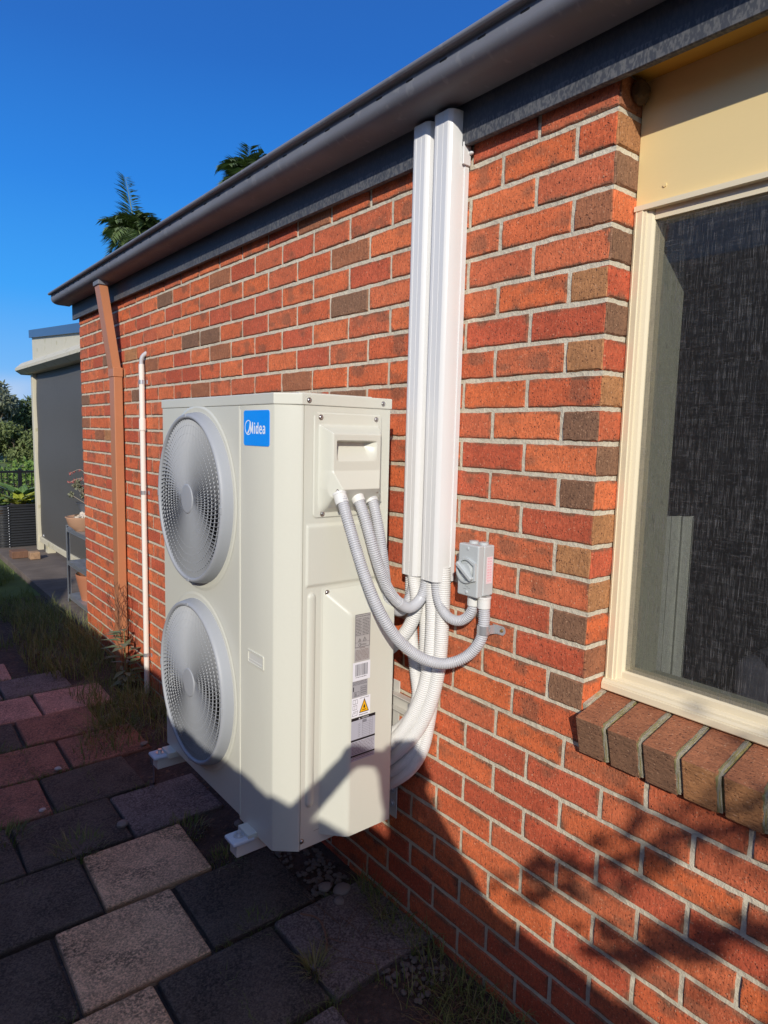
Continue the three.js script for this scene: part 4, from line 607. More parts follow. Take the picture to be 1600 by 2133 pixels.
// mud nest tucked under the eaves in the window corner
{ const t = obj('mud_nest', (() => { const g = new THREE.IcosahedronGeometry(0.03, 3), p = g.attributes.position; for (let i = 0; i < p.count; i++) { const x = p.getX(i), y = p.getY(i), z = p.getZ(i), k = 1 + 0.5 * (fbm(x * 60 + 9, y * 60 + z * 40, 3, 3) - 0.5); p.setXYZ(i, x * k * 0.6, y * k, z * k * 0.9); } g.computeVertexNormals(); g.translate(0.012, 2.487, -0.066); return g; })(), mat(0.11, 0.07, 0.035, { roughness: 1 })); tag(t, 'dark mud insect nest stuck under the eaves beside the cream panel', 'nest'); }
console.log('pipes');

// ------------------------------------------------------------------ plants: tools
function bladeGeo(list) {                          // list: {x, y, z, h, w, bend, a}; thin curved blades in one geometry
  const P = [], I = [];
  for (const b of list) {
    const n = 4, c = Math.cos(b.a), s = Math.sin(b.a), o = P.length / 3;
    for (let i = 0; i <= n; i++) { const t = i / n, out = b.bend * t * t * b.h, y = b.y + b.h * t * (1 - 0.32 * Math.abs(b.bend) * t), w = b.w * (1 - t * 0.92) / 2; const X = b.x + c * out, Z = b.z + s * out; P.push(X - s * w, y, Z + c * w, X + s * w, y, Z - c * w); }
    for (let i = 0; i < n; i++) { const a = o + i * 2; I.push(a, a + 1, a + 2, a + 1, a + 3, a + 2); }
  }
  const g = new THREE.BufferGeometry(); g.setAttribute('position', new THREE.Float32BufferAttribute(P, 3)); g.setIndex(I); g.computeVertexNormals(); return g;
}
function leafGeo(list) {                           // list: {p: Vector3, d: Vector3 (along), n: Vector3, l, w}; pointed leaves folded along the rib
  const P = [], I = [];
  for (const q of list) { const s = new THREE.Vector3().crossVectors(q.d, q.n).normalize(), o = P.length / 3; const at = (t, k, up) => { const v = q.p.clone().addScaledVector(q.d, q.l * t).addScaledVector(s, k * q.w / 2).addScaledVector(q.n, up); P.push(v.x, v.y, v.z); }; at(0, 0, 0); at(0.35, -1, 0.02 * q.l); at(0.4, 0, -0.04 * q.l); at(0.35, 1, 0.02 * q.l); at(1, 0, -0.12 * q.l); I.push(o, o + 1, o + 2, o, o + 2, o + 3, o + 1, o + 4, o + 2, o + 2, o + 4, o + 3); }
  const g = new THREE.BufferGeometry(); g.setAttribute('position', new THREE.Float32BufferAttribute(P, 3)); g.setIndex(I); g.computeVertexNormals(); return g;
}
const rdir = (r, up = 0) => { const a = r() * Math.PI * 2, z = r() * 2 - 1, k = Math.sqrt(1 - z * z); return V(Math.cos(a) * k, z + up, Math.sin(a) * k).normalize(); };
function crownLeaves(r, clumps, per, size) {       // clumps: [x, y, z, radius]
  const L = []; for (const [x, y, z, R] of clumps) for (let i = 0; i < per; i++) { const d = rdir(r), k = R * Math.cbrt(r()); L.push({ p: V(x + d.x * k, y + d.y * k * 0.85, z + d.z * k), d: rdir(r, -0.2), n: rdir(r, 0.9), l: size * (0.6 + 0.8 * r()), w: size * (0.35 + 0.3 * r()) }); } return leafGeo(L);
}
function tuft(name, label, x, z, n, h, spread, m, seed, group, dry = 0.15) {
  const r = rng(seed), A = [], B = []; for (let i = 0; i < n; i++) { const a = r() * Math.PI * 2, k = Math.sqrt(r()) * spread * 0.5; (r() < dry ? B : A).push({ x: Math.cos(a) * k, y: 0, z: Math.sin(a) * k, h: h * (0.45 + 0.75 * r()), w: 0.0035 + 0.003 * r(), bend: 0.3 + 0.8 * r(), a: a + (r() - 0.5) * 1.4 }); }
  const t = thing(name, label, 'grass', [x, 0.008, z], group); obj('blades', bladeGeo(A), m, t).userData.kind = 'stuff'; if (B.length) obj('dry_blades', bladeGeo(B), M.grassDry, t).userData.kind = 'stuff'; return t;
}

// ------------------------------------------------------------------ weeds and litter on the ground
tuft('grass_tuft', 'green grass tuft on the pavers at the lower left edge', -1.95, 1.02, 150, 0.07, 0.16, M.grassA, 1, 'grass tufts between pavers');
tuft('grass_tuft', 'green grass tuft left of the pale square paver below the unit', -1.70, 0.80, 170, 0.065, 0.18, M.grassA, 2, 'grass tufts between pavers');
tuft('grass_tuft', 'small grass tuft behind the pale paver under the near bracket pad', -1.58, 0.41, 140, 0.05, 0.18, M.grassA, 3, 'grass tufts between pavers');
tuft('grass_tuft', 'low grass tuft in the joint of the dark pavers', -0.91, 0.43, 110, 0.04, 0.13, M.grassA, 4, 'grass tufts between pavers');
tuft('grass_tuft', 'spiky pale grass tuft on the grey pavers near the camera', -0.63, 0.39, 120, 0.085, 0.07, M.grassB, 5, 'grass tufts between pavers', 0.4);
tuft('grass_tuft', 'grass tuft beside the right end of the pale pavers', -1.30, 0.36, 120, 0.05, 0.15, M.grassA, 6, 'grass tufts between pavers');
tuft('grass_tuft', 'mossy grass tuft on the reddish far pavers', -2.72, 0.33, 260, 0.06, 0.26, M.grassA, 8, 'grass tufts between pavers');
tuft('grass_tuft', 'grass tuft at the left edge among reddish pavers', -2.75, 0.95, 150, 0.05, 0.2, M.grassA, 9, 'grass tufts between pavers');
{ // tiny growth along the paver joints
  const r = rng(144), L = []; const xs = [-0.507, -0.89, -1.273, -1.643, -2.017, -2.383, -2.75, -3.117, -3.483, -3.85, -4.215];
  for (let i = 0; i < 9000; i++) { const alongX = r() < 0.35, k = Math.floor(r() * xs.length); let x, z; if (!alongX) { x = xs[k] + 0.022 * (r() - 0.5); z = 0.05 + 1.5 * r(); } else { x = xs[k] + 0.37 * r(); z = 0.42 + Math.floor(r() * 4) * 0.398 - (k % 2 ? 0.2 : 0) + 0.03 * (r() - 0.5); } if (fbm(x * 3.3 + 7, z * 3.3, 61, 3) < 0.50) continue; L.push({ x, y: 0, z, h: 0.018 + 0.034 * r(), w: 0.0022 + 0.002 * r(), bend: 0.2 + 0.9 * r(), a: r() * 6.28 }); }
  const t = thing('joint_moss', 'tiny moss and grass growing in the paver joints', 'moss', [0, 0.006, 0]); t.userData.kind = 'stuff'; obj('blades', bladeGeo(L), M.grassA, t);
}
{ // unbroken weeds at the foot of the wall and the long grass farther on
  const r = rng(44), A = [], B = [], C = [];
  for (let i = 0; i < 8600; i++) { const x = -5.6 + 7.1 * r(), nearW = x > -1.4, zmax = nearW ? 0.10 + 0.16 * r() : x > -2.4 ? 0.16 : 0.36 + 0.28 * fbm(x * 2, 1, 3), z = 0.015 + zmax * Math.pow(r(), 0.9) * (nearW ? (x > -0.75 ? 1.0 : 0.35) : 1), d = fbm(x * 3.1, z * 4, 12, 3); if (d < 0.40 + (nearW ? 0.06 : 0)) continue; const q = { x, y: 0, z, h: (nearW ? 0.07 : 0.10) * (0.4 + 1.2 * r()) * (x < -2.6 ? 1.3 : 1), w: 0.003 + 0.0035 * r(), bend: 0.2 + 0.9 * r(), a: r() * 6.28 }; const w = r(); (w < 0.55 ? A : w < 0.86 ? B : C).push(q); }
  const wd = thing('wall_weeds', 'mixed weeds and grass growing along the foot of the brick wall', 'weeds', [0, 0.006, 0]); wd.userData.kind = 'stuff';
  obj('green_blades', bladeGeo(A), M.grassA, wd); obj('pale_blades', bladeGeo(B), M.grassB, wd); obj('dry_blades', bladeGeo(C), M.grassDry, wd);
  const G = []; for (let i = 0; i < 26000; i++) { const x = -4.5 - 5.2 * Math.pow(r(), 0.8), z = 0.08 + 2.3 * r(); if (x > -4.9 && z < 0.9 * r()) { } if (fbm(x * 2, z * 2, 19, 3) < 0.36) continue; G.push({ x, y: 0, z, h: 0.05 + 0.09 * r() * (0.5 + fbm(x * 1.5, z * 1.5, 4, 2)), w: 0.004 + 0.004 * r(), bend: 0.2 + 0.8 * r(), a: r() * 6.28 }); }
  const gl = thing('long_grass', 'uncut green grass in the shade beside the patio slab', 'grass', [0, 0.0, 0]); gl.userData.kind = 'stuff'; obj('blades', bladeGeo(G), M.grassA, gl);
  // broad leaved weed and a dry seed stalk by the downpipe
  const w1 = thing('leafy_weed', 'grey green leafy weed growing at the foot of the downpipe', 'weed', [-3.30, 0, 0.11]);
  const L = []; for (let i = 0; i < 34; i++) { const y = 0.02 + 0.36 * r(), a = r() * 6.28, d = V(Math.cos(a), 0.35 * (r() - 0.2), Math.sin(a)).normalize(); L.push({ p: V(0.02 * Math.cos(a) - 0.05 * y, y, 0.02 * Math.sin(a)), d, n: V(0, 1, 0), l: 0.09 + 0.06 * r(), w: 0.035 + 0.02 * r() }); }
  obj('leaves', leafGeo(L), leafMat(0.16, 0.22, 0.11), w1); obj('stem', [cyl(0.006, 0.003, V(0, 0, 0), V(-0.02, 0.4, 0), 8)], mat(0.12, 0.14, 0.06), w1);
  const w2 = thing('dry_weed', 'dry brown branching weed stalk in front of the downpipe', 'weed', [-3.34, 0, 0.10]);
  const br = [cyl(0.0045, 0.003, V(0, 0, 0), V(-0.10, 0.55, 0.01), 6)]; const rr = rng(66); for (let i = 0; i < 26; i++) { const t = 0.35 + 0.65 * rr(), p = V(-0.10 * t, 0.55 * t, 0.01), d = V((rr() - 0.5) * 0.22, 0.10 + 0.12 * rr(), (rr() - 0.5) * 0.16); br.push(cyl(0.0018, 0.001, p, p.clone().add(d), 4)); for (let k = 0; k < 3; k++) { const e = p.clone().addScaledVector(d, 0.5 + 0.5 * rr()); br.push(cyl(0.0012, 0.0022, e, e.clone().add(V((rr() - 0.5) * 0.05, 0.03, (rr() - 0.5) * 0.04)), 4)); } } obj('stalk', br, mat(0.20, 0.09, 0.05), w2);
  const w3 = thing('sunlit_weed', 'sunlit yellow green grass clump at the far corner of the brick wall', 'grass', [-4.25, 0.01, 0.05]); const S3 = []; for (let i = 0; i < 170; i++) { const a = r() * 6.28; S3.push({ x: (r() - 0.5) * 0.75, y: 0, z: r() * 0.12, h: 0.12 + 0.26 * r(), w: 0.004 + 0.003 * r(), bend: 0.2 + 0.7 * r(), a }); } obj('blades', bladeGeo(S3), leafMat(0.22, 0.25, 0.075), w3);
  // stones, twigs and scraps
  const sr = rng(15);
  const spots = [[-1.38, 0.30, 'pinkish stone on the soil in front of the near bracket pad', 0.022], [-1.47, 0.23, 'pale round stone under the near bracket pad', 0.016], [-2.40, 0.72, 'white pebble on a dark paver at the left', 0.013], [-2.06, 0.86, 'white pebble on the dark paver near the left edge', 0.011], [-1.75, 0.62, 'tan stone beside the grass tuft on the joint', 0.02], [-2.42, 0.30, 'pale stone chip above the far bracket pad', 0.016], [-0.92, 0.16, 'grey stone on the soil under the unit', 0.02], [-0.87, 0.12, 'larger grey stone in the gravel under the unit', 0.026], [-0.83, 0.16, 'small grey stone right of the gravel under the unit', 0.017], [-2.3, 0.12, 'small white stone in the weeds behind the far pad', 0.014]];
  for (const [x, z, lb, s] of spots) { const g = new THREE.IcosahedronGeometry(s, 2), p = g.attributes.position, o = sr() * 50; for (let i = 0; i < p.count; i++) { const X = p.getX(i), Y = p.getY(i), Z = p.getZ(i), k = 0.8 + 0.5 * fbm(X / s * 1.1 + o, (Y + Z) / s * 1.1, 3, 2); p.setXYZ(i, X * k * 1.25, Y * k * 0.6, Z * k); } g.computeVertexNormals(); const st = obj('stone', g, mat(...(lb.includes('white') ? [0.5, 0.46, 0.42] : lb.includes('pink') ? [0.34, 0.22, 0.17] : [0.24, 0.21, 0.18]), { roughness: 0.95 })); st.position.set(x, 0.028 + s * 0.3, z); st.rotation.y = sr() * 6; tag(st, lb, 'stone', 'loose stones'); }
  const gv = []; for (let i = 0; i < 420; i++) { const x = -1.5 + 1.15 * sr(), z = 0.05 + 0.17 * sr(), s = 0.004 + 0.008 * sr(); const g = new THREE.IcosahedronGeometry(s, 0); g.scale(1.2, 0.7, 1); g.rotateY(sr() * 6); g.translate(x, 0.012, z); gv.push(g); } const gg = obj('gravel', gv, mat(0.17, 0.145, 0.12, { roughness: 1 })); tag(gg, 'loose gravel in the soil strip under the unit', 'gravel', null, 'stuff');
  tag(obj('stick', sweep([[-0.86, 0.030, 0.30], [-0.80, 0.036, 0.27], [-0.70, 0.034, 0.30], [-0.66, 0.032, 0.33]], () => 0.0035, 0.01, 8), mat(0.24, 0.13, 0.08)), 'thin brown dry leaf stem lying across the grey paver', 'stick');
  tag(obj('twig', sweep([[-1.99, 0.034, 0.40], [-2.1, 0.04, 0.36], [-2.28, 0.036, 0.31], [-2.33, 0.034, 0.27]], () => 0.006, 0.01, 8), mat(0.05, 0.04, 0.035)), 'dark twig lying on the pavers beside the far bracket pad', 'twig');
  const tw = []; for (let i = 0; i < 60; i++) { const x = -0.75 + 0.9 * sr(), z = 0.04 + 0.28 * sr(), a = sr() * 6.28, l = 0.05 + 0.14 * sr(); tw.push(cyl(0.0012, 0.0008, V(x, 0.03, z), V(x + Math.cos(a) * l, 0.035 + 0.03 * sr(), z + Math.sin(a) * l), 4)); } tag(obj('dry_litter', tw, mat(0.17, 0.095, 0.05)), 'dry stalks strewn over the weeds near the wall', 'litter', null, 'stuff');
}
console.log('weeds');

// ------------------------------------------------------------------ patio and things beyond the end of the wall
struct('patio_slab', [uvMetres(rbox(-9.6, -4.60, -0.08, 0.055, -5, -0.005, 0.006), 0.9)], M.slab, 'brown paved patio slab beyond the end of the wall');
{
  const cream = mat(0.66, 0.61, 0.47, { roughness: 0.6, map: dtex(256, 256, (u, v, x, y) => { const b = fbm(u * 8, v * 8, 501, 4, 8), s = sstep(0.66, 0.78, b); return [0.9 + 0.1 * b - 0.22 * s, 0.9 + 0.1 * b - 0.22 * s, 0.88 + 0.1 * b - 0.34 * s]; }) });
  const pt = thing('patio_frame', 'cream patio roof frame with a blue edge beyond the brick wall', 'patio roof');
  obj('post', uvMetres(rbox(-8.735, -8.635, 0.05, 2.40, -0.53, -0.46, 0.004), 1), cream, pt); obj('post', uvMetres(rbox(-8.42, -8.30, 0.05, 0.24, -0.60, -0.50, 0.004), 1), cream, pt);
  const slope = (y, x) => y - (x + 8.73) * 0.072;
  const beam = (y0, y1, z0, z1, x0 = -8.78, x1 = -4.62) => { const g = box(x0, x1, y0, y1, z0, z1), p = g.attributes.position; for (let i = 0; i < p.count; i++) p.setY(i, slope(p.getY(i), p.getX(i))); g.computeVertexNormals(); return g; };
  obj('fascia_board', uvMetres(beam(2.50, 2.80, -0.56, -0.50), 1), cream, pt);
  obj('roof_edge', beam(2.80, 2.895, -0.62, -0.47, -8.81), phys(0.055, 0.10, 0.19, { roughness: 0.35 }), pt); obj('roof_sheet', beam(2.84, 2.86, -4.5, -0.62, -8.81), mat(0.3, 0.32, 0.34), pt);
  const bl = thing('outdoor_blind', 'dark grey outdoor roller blind pulled down on the patio', 'blind');
  obj('head_box', uvMetres(extrudeX([[-0.56, 2.34], [-0.40, 2.34], [-0.335, 2.385], [-0.335, 2.42], [-0.41, 2.49], [-0.56, 2.49]], -9.02, -4.75), 1), Object.assign(cream.clone(), { }), bl);
  obj('fabric', gridGeo(40, 40, (u, v) => [-8.60 + 3.9 * u, 0.22 + 2.14 * v, -0.5 + 0.010 * Math.sin(u * 7 + v * 3) + 0.004 * Math.sin(v * 17)]), mat(0.105, 0.098, 0.086, { roughness: 0.6, side: THREE.DoubleSide, map: dtex(256, 256, (u, v, x, y) => { const k = 0.85 + 0.3 * fbm(u * 6, v * 3, 511, 4) + 0.2 * (hash2(x, y, 3) - 0.5); return [k, k, k]; }) }), bl);
  obj('bottom_rail', uvMetres(rbox(-8.64, -4.7, 0.165, 0.235, -0.52, -0.475, 0.006), 1), cream, bl); obj('tag', rbox(-8.50, -8.44, 0.255, 0.275, -0.494, -0.491, 0.001, 1), mat(0.75, 0.75, 0.75), bl);
  for (const [x0, x1, z0, z1, c, lb] of [[-8.29, -8.10, -0.24, -0.06, [0.20, 0.13, 0.10], 'dark old brick lying on the slab beside the raised bed'], [-8.07, -7.93, -0.34, -0.23, [0.42, 0.33, 0.24], 'pale brick at the blind post on the slab']]) { const b = obj('loose_brick', uvMetres(rbox(x0, x1, 0.057, 0.145, z0, z1, 0.008), 4), new THREE.MeshStandardMaterial({ color: rgb(...c.map((v) => v * 2)), map: M.slab.map, roughness: 0.95 })); b.material.color.setRGB(...c.map((v) => v * 6)); tag(b, lb, 'brick', 'loose bricks on the patio'); }

  // metal shelf with pots
  const sf = thing('metal_shelf', 'worn galvanised metal shelf standing on the patio against the wall end', 'shelf');
  for (const [x, z] of [[-5.63, -0.1], [-4.76, -0.1], [-5.63, -0.42], [-4.76, -0.42]]) obj('upright', [box(x - 0.004, x + 0.03, 0.057, 0.775, z - 0.003, z), box(x - 0.004, x, 0.057, 0.775, z - 0.033, z - 0.0035)], M.steel, sf);
  for (const y of [0.125, 0.44, 0.752]) obj('board', [box(-5.625, -4.735, y, y + 0.004, -0.43, -0.104), box(-5.625, -4.735, y - 0.034, y - 0.0005, -0.1065, -0.1035), box(-5.628, -5.6255, y - 0.034, y - 0.0005, -0.43, -0.108)], M.steel, sf);
  const lathe = (pts, seg = 36) => new THREE.LatheGeometry(pts.map(([a, b]) => new THREE.Vector2(a, b)), seg);
  const dbl = (m) => Object.assign(m, { side: THREE.DoubleSide });
  const gp = thing('plant_pot', 'tall grey plastic pot with succulent on the metal shelf', 'pot', [-5.42, 0.757, -0.31], 'pots on the metal shelf');
  obj('pot', lathe([[0.10, 0], [0.125, 0.16], [0.155, 0.23], [0.165, 0.235], [0.160, 0.24], [0.14, 0.21]]), dbl(phys(0.13, 0.145, 0.17, { roughness: 0.5 })), gp); obj('soil', (() => { const g = new THREE.CircleGeometry(0.14, 24); g.rotateX(-Math.PI / 2); g.translate(0, 0.21, 0); return g; })(), M.soil, gp);
  const su = thing('succulent', 'grey green succulent with pink flower spikes leaning from the grey pot', 'plant', [-5.42, 0.965, -0.31]);
  { const r = rng(81), L = [], st = [], fl = []; for (let k = 0; k < 40; k++) { const a = r() * 6.28, R = 0.05 + 0.20 * r(), y = 0.06 + 0.20 * r(), c = V(Math.cos(a) * R - 0.08, y, Math.sin(a) * R * 0.7); st.push(cyl(0.004, 0.003, V(c.x * 0.3, 0, c.z * 0.3), c, 5)); for (let i = 0; i < 22; i++) L.push({ p: c, d: rdir(r, 0.3), n: rdir(r, 0.5), l: 0.040, w: 0.022 }); } for (let k = 0; k < 5; k++) { const a = -2.6 + 2.2 * r(), l = 0.25 + 0.14 * r(), e = V(-Math.abs(Math.cos(a)) * l, 0.14 + 0.14 * r(), 0.10 + 0.18 * (r() - 0.3)), m = V(e.x * 0.5, e.y * 1.15, e.z * 0.5); st.push(sweep([[0, 0.05, 0], [m.x, m.y, m.z], [e.x, e.y, e.z]], () => 0.003, 0.02, 5)); for (let i = 0; i < 26; i++) { const q = m.clone().lerp(e, r()); fl.push({ p: q, d: rdir(r), n: rdir(r), l: 0.020, w: 0.013 }); } } obj('leaves', leafGeo(L), leafMat(0.26, 0.27, 0.17), su); obj('stems', st, mat(0.30, 0.25, 0.2), su); obj('flowers', leafGeo(fl), leafMat(0.55, 0.13, 0.12), su); }
  const bw = thing('plant_pot', 'shallow terracotta bowl of shells on the metal shelf', 'bowl', [-5.33, 0.757, -0.17], 'pots on the metal shelf'); obj('bowl', lathe([[0.06, 0], [0.115, 0.05], [0.135, 0.12], [0.142, 0.125], [0.13, 0.13], [0.11, 0.10], [0.0001, 0.09]]), dbl(mat(0.50, 0.29, 0.18, { roughness: 0.85 })), bw);
  { const r = rng(12), S = []; for (let i = 0; i < 16; i++) { const g = new THREE.SphereGeometry(0.022 + 0.012 * r(), 8, 6, 0, 6.28, 0, 1.6); g.rotateX(r() * 3); g.rotateY(r() * 6); g.translate((r() - 0.5) * 0.17, 0.115 + 0.03 * r(), (r() - 0.5) * 0.17); S.push(g); } obj('shells', S, dbl(mat(0.62, 0.53, 0.44)), bw); }
  const tp = thing('plant_pot', 'terracotta pot with small green plant on the low shelf', 'pot', [-5.30, 0.129, -0.26], 'pots on the metal shelf'); obj('pot', lathe([[0.12, 0], [0.16, 0.20], [0.165, 0.235], [0.158, 0.24], [0.15, 0.2], [0.0001, 0.19]]), dbl(mat(0.42, 0.165, 0.085, { roughness: 0.8 })), tp); { const r = rng(14), L = []; for (let i = 0; i < 90; i++) { const a = r() * 6.28; L.push({ p: V(Math.cos(a) * 0.13 * r(), 0.2 + 0.05 * r(), Math.sin(a) * 0.13 * r()), d: V(Math.cos(a), 0.3 + r(), Math.sin(a)).normalize(), n: V(0, 1, 0), l: 0.06, w: 0.03 }); } for (let i = 0; i < 24; i++) L.push({ p: V(-0.16 - 0.02 * r(), 0.2 - 0.16 * r(), 0.05 * (r() - 0.5)), d: rdir(r, -0.5), n: rdir(r), l: 0.03, w: 0.02 }); obj('leaves', leafGeo(L), leafMat(0.13, 0.24, 0.04), tp); }

  // raised corrugated bed with salad leaves
  const bd = thing('raised_bed', 'black corrugated metal raised garden bed beside the blind', 'garden bed');
  obj('side', [gridGeo(2, 200, (u, v) => [-9.0 + 0.010 * Math.sin(v * 0.62 / 0.035 * Math.PI * 2), v * 0.618, -0.17 - 1.2 * u]), gridGeo(20, 200, (u, v) => { const a = u * Math.PI / 2, R = 0.16 + 0.010 * Math.sin(v * 0.62 / 0.035 * Math.PI * 2); return [-9.16 + R * Math.cos(a), v * 0.618, -0.17 + R * Math.sin(a)]; }), gridGeo(2, 200, (u, v) => [-9.16 - 1.6 * u, v * 0.618, -0.01 + 0.010 * Math.sin(v * 0.62 / 0.035 * Math.PI * 2)])], dbl(phys(0.030, 0.032, 0.036, { roughness: 0.38 })), bd);
  obj('rim', rbox(-9.02, -8.985, 0.612, 0.628, -1.37, -0.17, 0.006), mat(0.03, 0.03, 0.033, { roughness: 0.4 }), bd); obj('soil', box(-10.7, -9.015, 0.50, 0.565, -1.37, -0.03), M.soil, bd);
  for (let k = 0; k < 17; k++) obj('rivet', (() => { const g = new THREE.SphereGeometry(0.008, 8, 6); g.translate(-8.986, 0.03 + k * 0.035, -0.185); return g; })(), M.zinc, bd);
  const leafy = (name, label, x, y, z, n, l, w, c, seed, grp) => { const r = rng(seed), t = thing(name, label, 'plant', [x, y, z], grp), P = []; for (let i = 0; i < n; i++) { const a = r() * 6.28, el = 0.5 + 0.9 * r(), L = l * (0.6 + 0.6 * r()), Wd = w * (0.7 + 0.6 * r()), ca = Math.cos(a), sa = Math.sin(a); const g = gridGeo(4, 6, (u, v) => { const o = L * v * Math.cos(el * (1 - 0.5 * v)), up = L * v * Math.sin(el * (1 - 0.4 * v)), q = (u - 0.5) * Wd * Math.sin(Math.PI * (0.08 + 0.86 * v)), rf = 0.012 * Math.sin(u * 9 + v * 11 + i); return [ca * o - sa * q, up + rf + 0.3 * Math.abs(q) * 0.4, sa * o + ca * q]; }); P.push(g); } obj('leaves', P, leafMat(...c), t); return t; };
  leafy('lettuce', 'bright yellow green leafy lettuce in the raised bed', -9.22, 0.565, -0.38, 26, 0.28, 0.10, [0.34, 0.38, 0.025], 31, 'salad plants in the raised bed');
  leafy('lettuce', 'darker green leafy plant at the left of the raised bed', -9.30, 0.565, -0.14, 24, 0.20, 0.08, [0.10, 0.20, 0.035], 32, 'salad plants in the raised bed');
  leafy('lettuce', 'tall green chard behind the yellow lettuce', -9.62, 0.565, -0.45, 22, 0.38, 0.12, [0.13, 0.24, 0.05], 33, 'salad plants in the raised bed');
  leafy('lettuce', 'small mid green seedling clump near the blind post', -9.18, 0.565, -0.60, 18, 0.16, 0.07, [0.16, 0.26, 0.03], 34, 'salad plants in the raised bed');
  // black tubular fence
  const fe = thing('garden_fence', 'low black tubular metal fence in front of the field', 'fence'); const fm = phys(0.012, 0.012, 0.014, { roughness: 0.4 });
  obj('rail', [box(-13.02, -12.98, 0.80, 0.84, -4, 1.2), box(-13.02, -12.98, 0.08, 0.12, -4, 1.2)], fm, fe); for (const z of [-2.9, -1.05, 0.8]) obj('post', box(-13.03, -12.97, 0, 0.875, z - 0.03, z + 0.03), fm, fe); for (let k = 0; k < 52; k++) { const z = -3.95 + k * 0.1; obj('picket', box(-13.008, -12.992, 0.12, 0.80, z - 0.008, z + 0.008), fm, fe); }
  // shrubs behind the fence
  const shrub = (label, x, z, R, h, c, seed) => { const r = rng(seed), t = thing('garden_shrub', label, 'shrub', [x, 0, z], 'shrubs behind the fence'), cl = []; for (let i = 0; i < 12; i++) cl.push([(r() - 0.5) * R * 1.6, h * (0.25 + 0.65 * r()), (r() - 0.5) * R * 1.6, R * 0.5]); obj('foliage', crownLeaves(r, cl, 90, 0.10), leafMat(...c), t); obj('stem', [cyl(0.03, 0.02, V(0, 0, 0), V(0.05, h * 0.5, 0), 8)], M.bark, t); };
  shrub('bright green shrub behind the black fence by the blind', -14.6, -1.5, 0.55, 0.95, [0.16, 0.27, 0.04], 61); shrub('dark olive shrub behind the black fence at the left', -15.4, -0.6, 0.6, 0.62, [0.12, 0.12, 0.05], 62); shrub('low brownish shrub farther along the black fence', -16.5, -1.2, 0.7, 0.55, [0.20, 0.16, 0.08], 63);
}
console.log('patio');
// far trees, the hill, and palms behind the roof
function tree(name, label, x, z, h, R, c, seed, leaf, per, group) {
  const r = rng(seed), t = thing(name, label, 'tree', [x, -0.01, z], group);
  const limbs = [cyl(0.10 * h / 4, 0.05 * h / 4, V(0, 0, 0), V(0.1, h * 0.55, 0), 10)], cl = [];
  for (let i = 0; i < 16; i++) { const a = r() * 6.28, k = R * (0.25 + 0.6 * r()), y = h * (0.16 + 0.72 * r()), f = Math.sqrt(Math.max(0.15, 1 - Math.pow((y / h - 0.42) / 0.62, 2))); const e = V(Math.cos(a) * k * f, y, Math.sin(a) * k * f); limbs.push(cyl(0.025 * h / 4, 0.01 * h / 4, V(0.05, Math.max(0.3, y - h * 0.25), 0), e, 5)); cl.push([e.x, e.y, e.z, R * (0.26 + 0.2 * r())]); }
  obj('trunk', limbs, M.bark, t); obj('crown', crownLeaves(r, cl, per, leaf), leafMat(...c), t); return t;
}
tree('field_tree', 'tall grey green tree at the left edge of the field', -34, -3.9, 4.4, 1.4, [0.19, 0.21, 0.13], 71, 0.22, 260, 'trees across the field');
tree('field_tree', 'dense dark green tree right of the tall grey tree', -35, -5.3, 3.1, 1.5, [0.11, 0.155, 0.05], 72, 0.2, 300, 'trees across the field');
tree('field_tree', 'olive green tree nearest the blind post', -37, -6.6, 3.3, 1.6, [0.13, 0.16, 0.055], 73, 0.2, 300, 'trees across the field');
tree('field_tree', 'low bright bush at the foot of the far trees', -33, -4.4, 1.7, 1.2, [0.15, 0.19, 0.05], 74, 0.18, 260, 'trees across the field');
tree('field_tree', 'brownish tree at the far left among the trees', -36, -2.2, 3.0, 1.5, [0.18, 0.16, 0.08], 75, 0.2, 280, 'trees across the field');
tree('field_tree', 'green tree partly hidden behind the blind post', -36, -8.2, 3.0, 1.6, [0.13, 0.17, 0.05], 76, 0.2, 280, 'trees across the field');
struct('hill', (() => { const g = gridGeo(80, 6, (u, v) => { const z = -900 + 1500 * u, hgt = 16 + 18 * fbm(u * 5, 1, 31, 4) * 2 * sstep(0, 0.15, u) * sstep(1, 0.85, u); return [-900 - 200 * v, -2 + hgt * Math.sin(v * Math.PI / 2), z]; }); return g; })(), mat(0.06, 0.085, 0.09, { roughness: 1 }), 'distant wooded hill on the horizon');
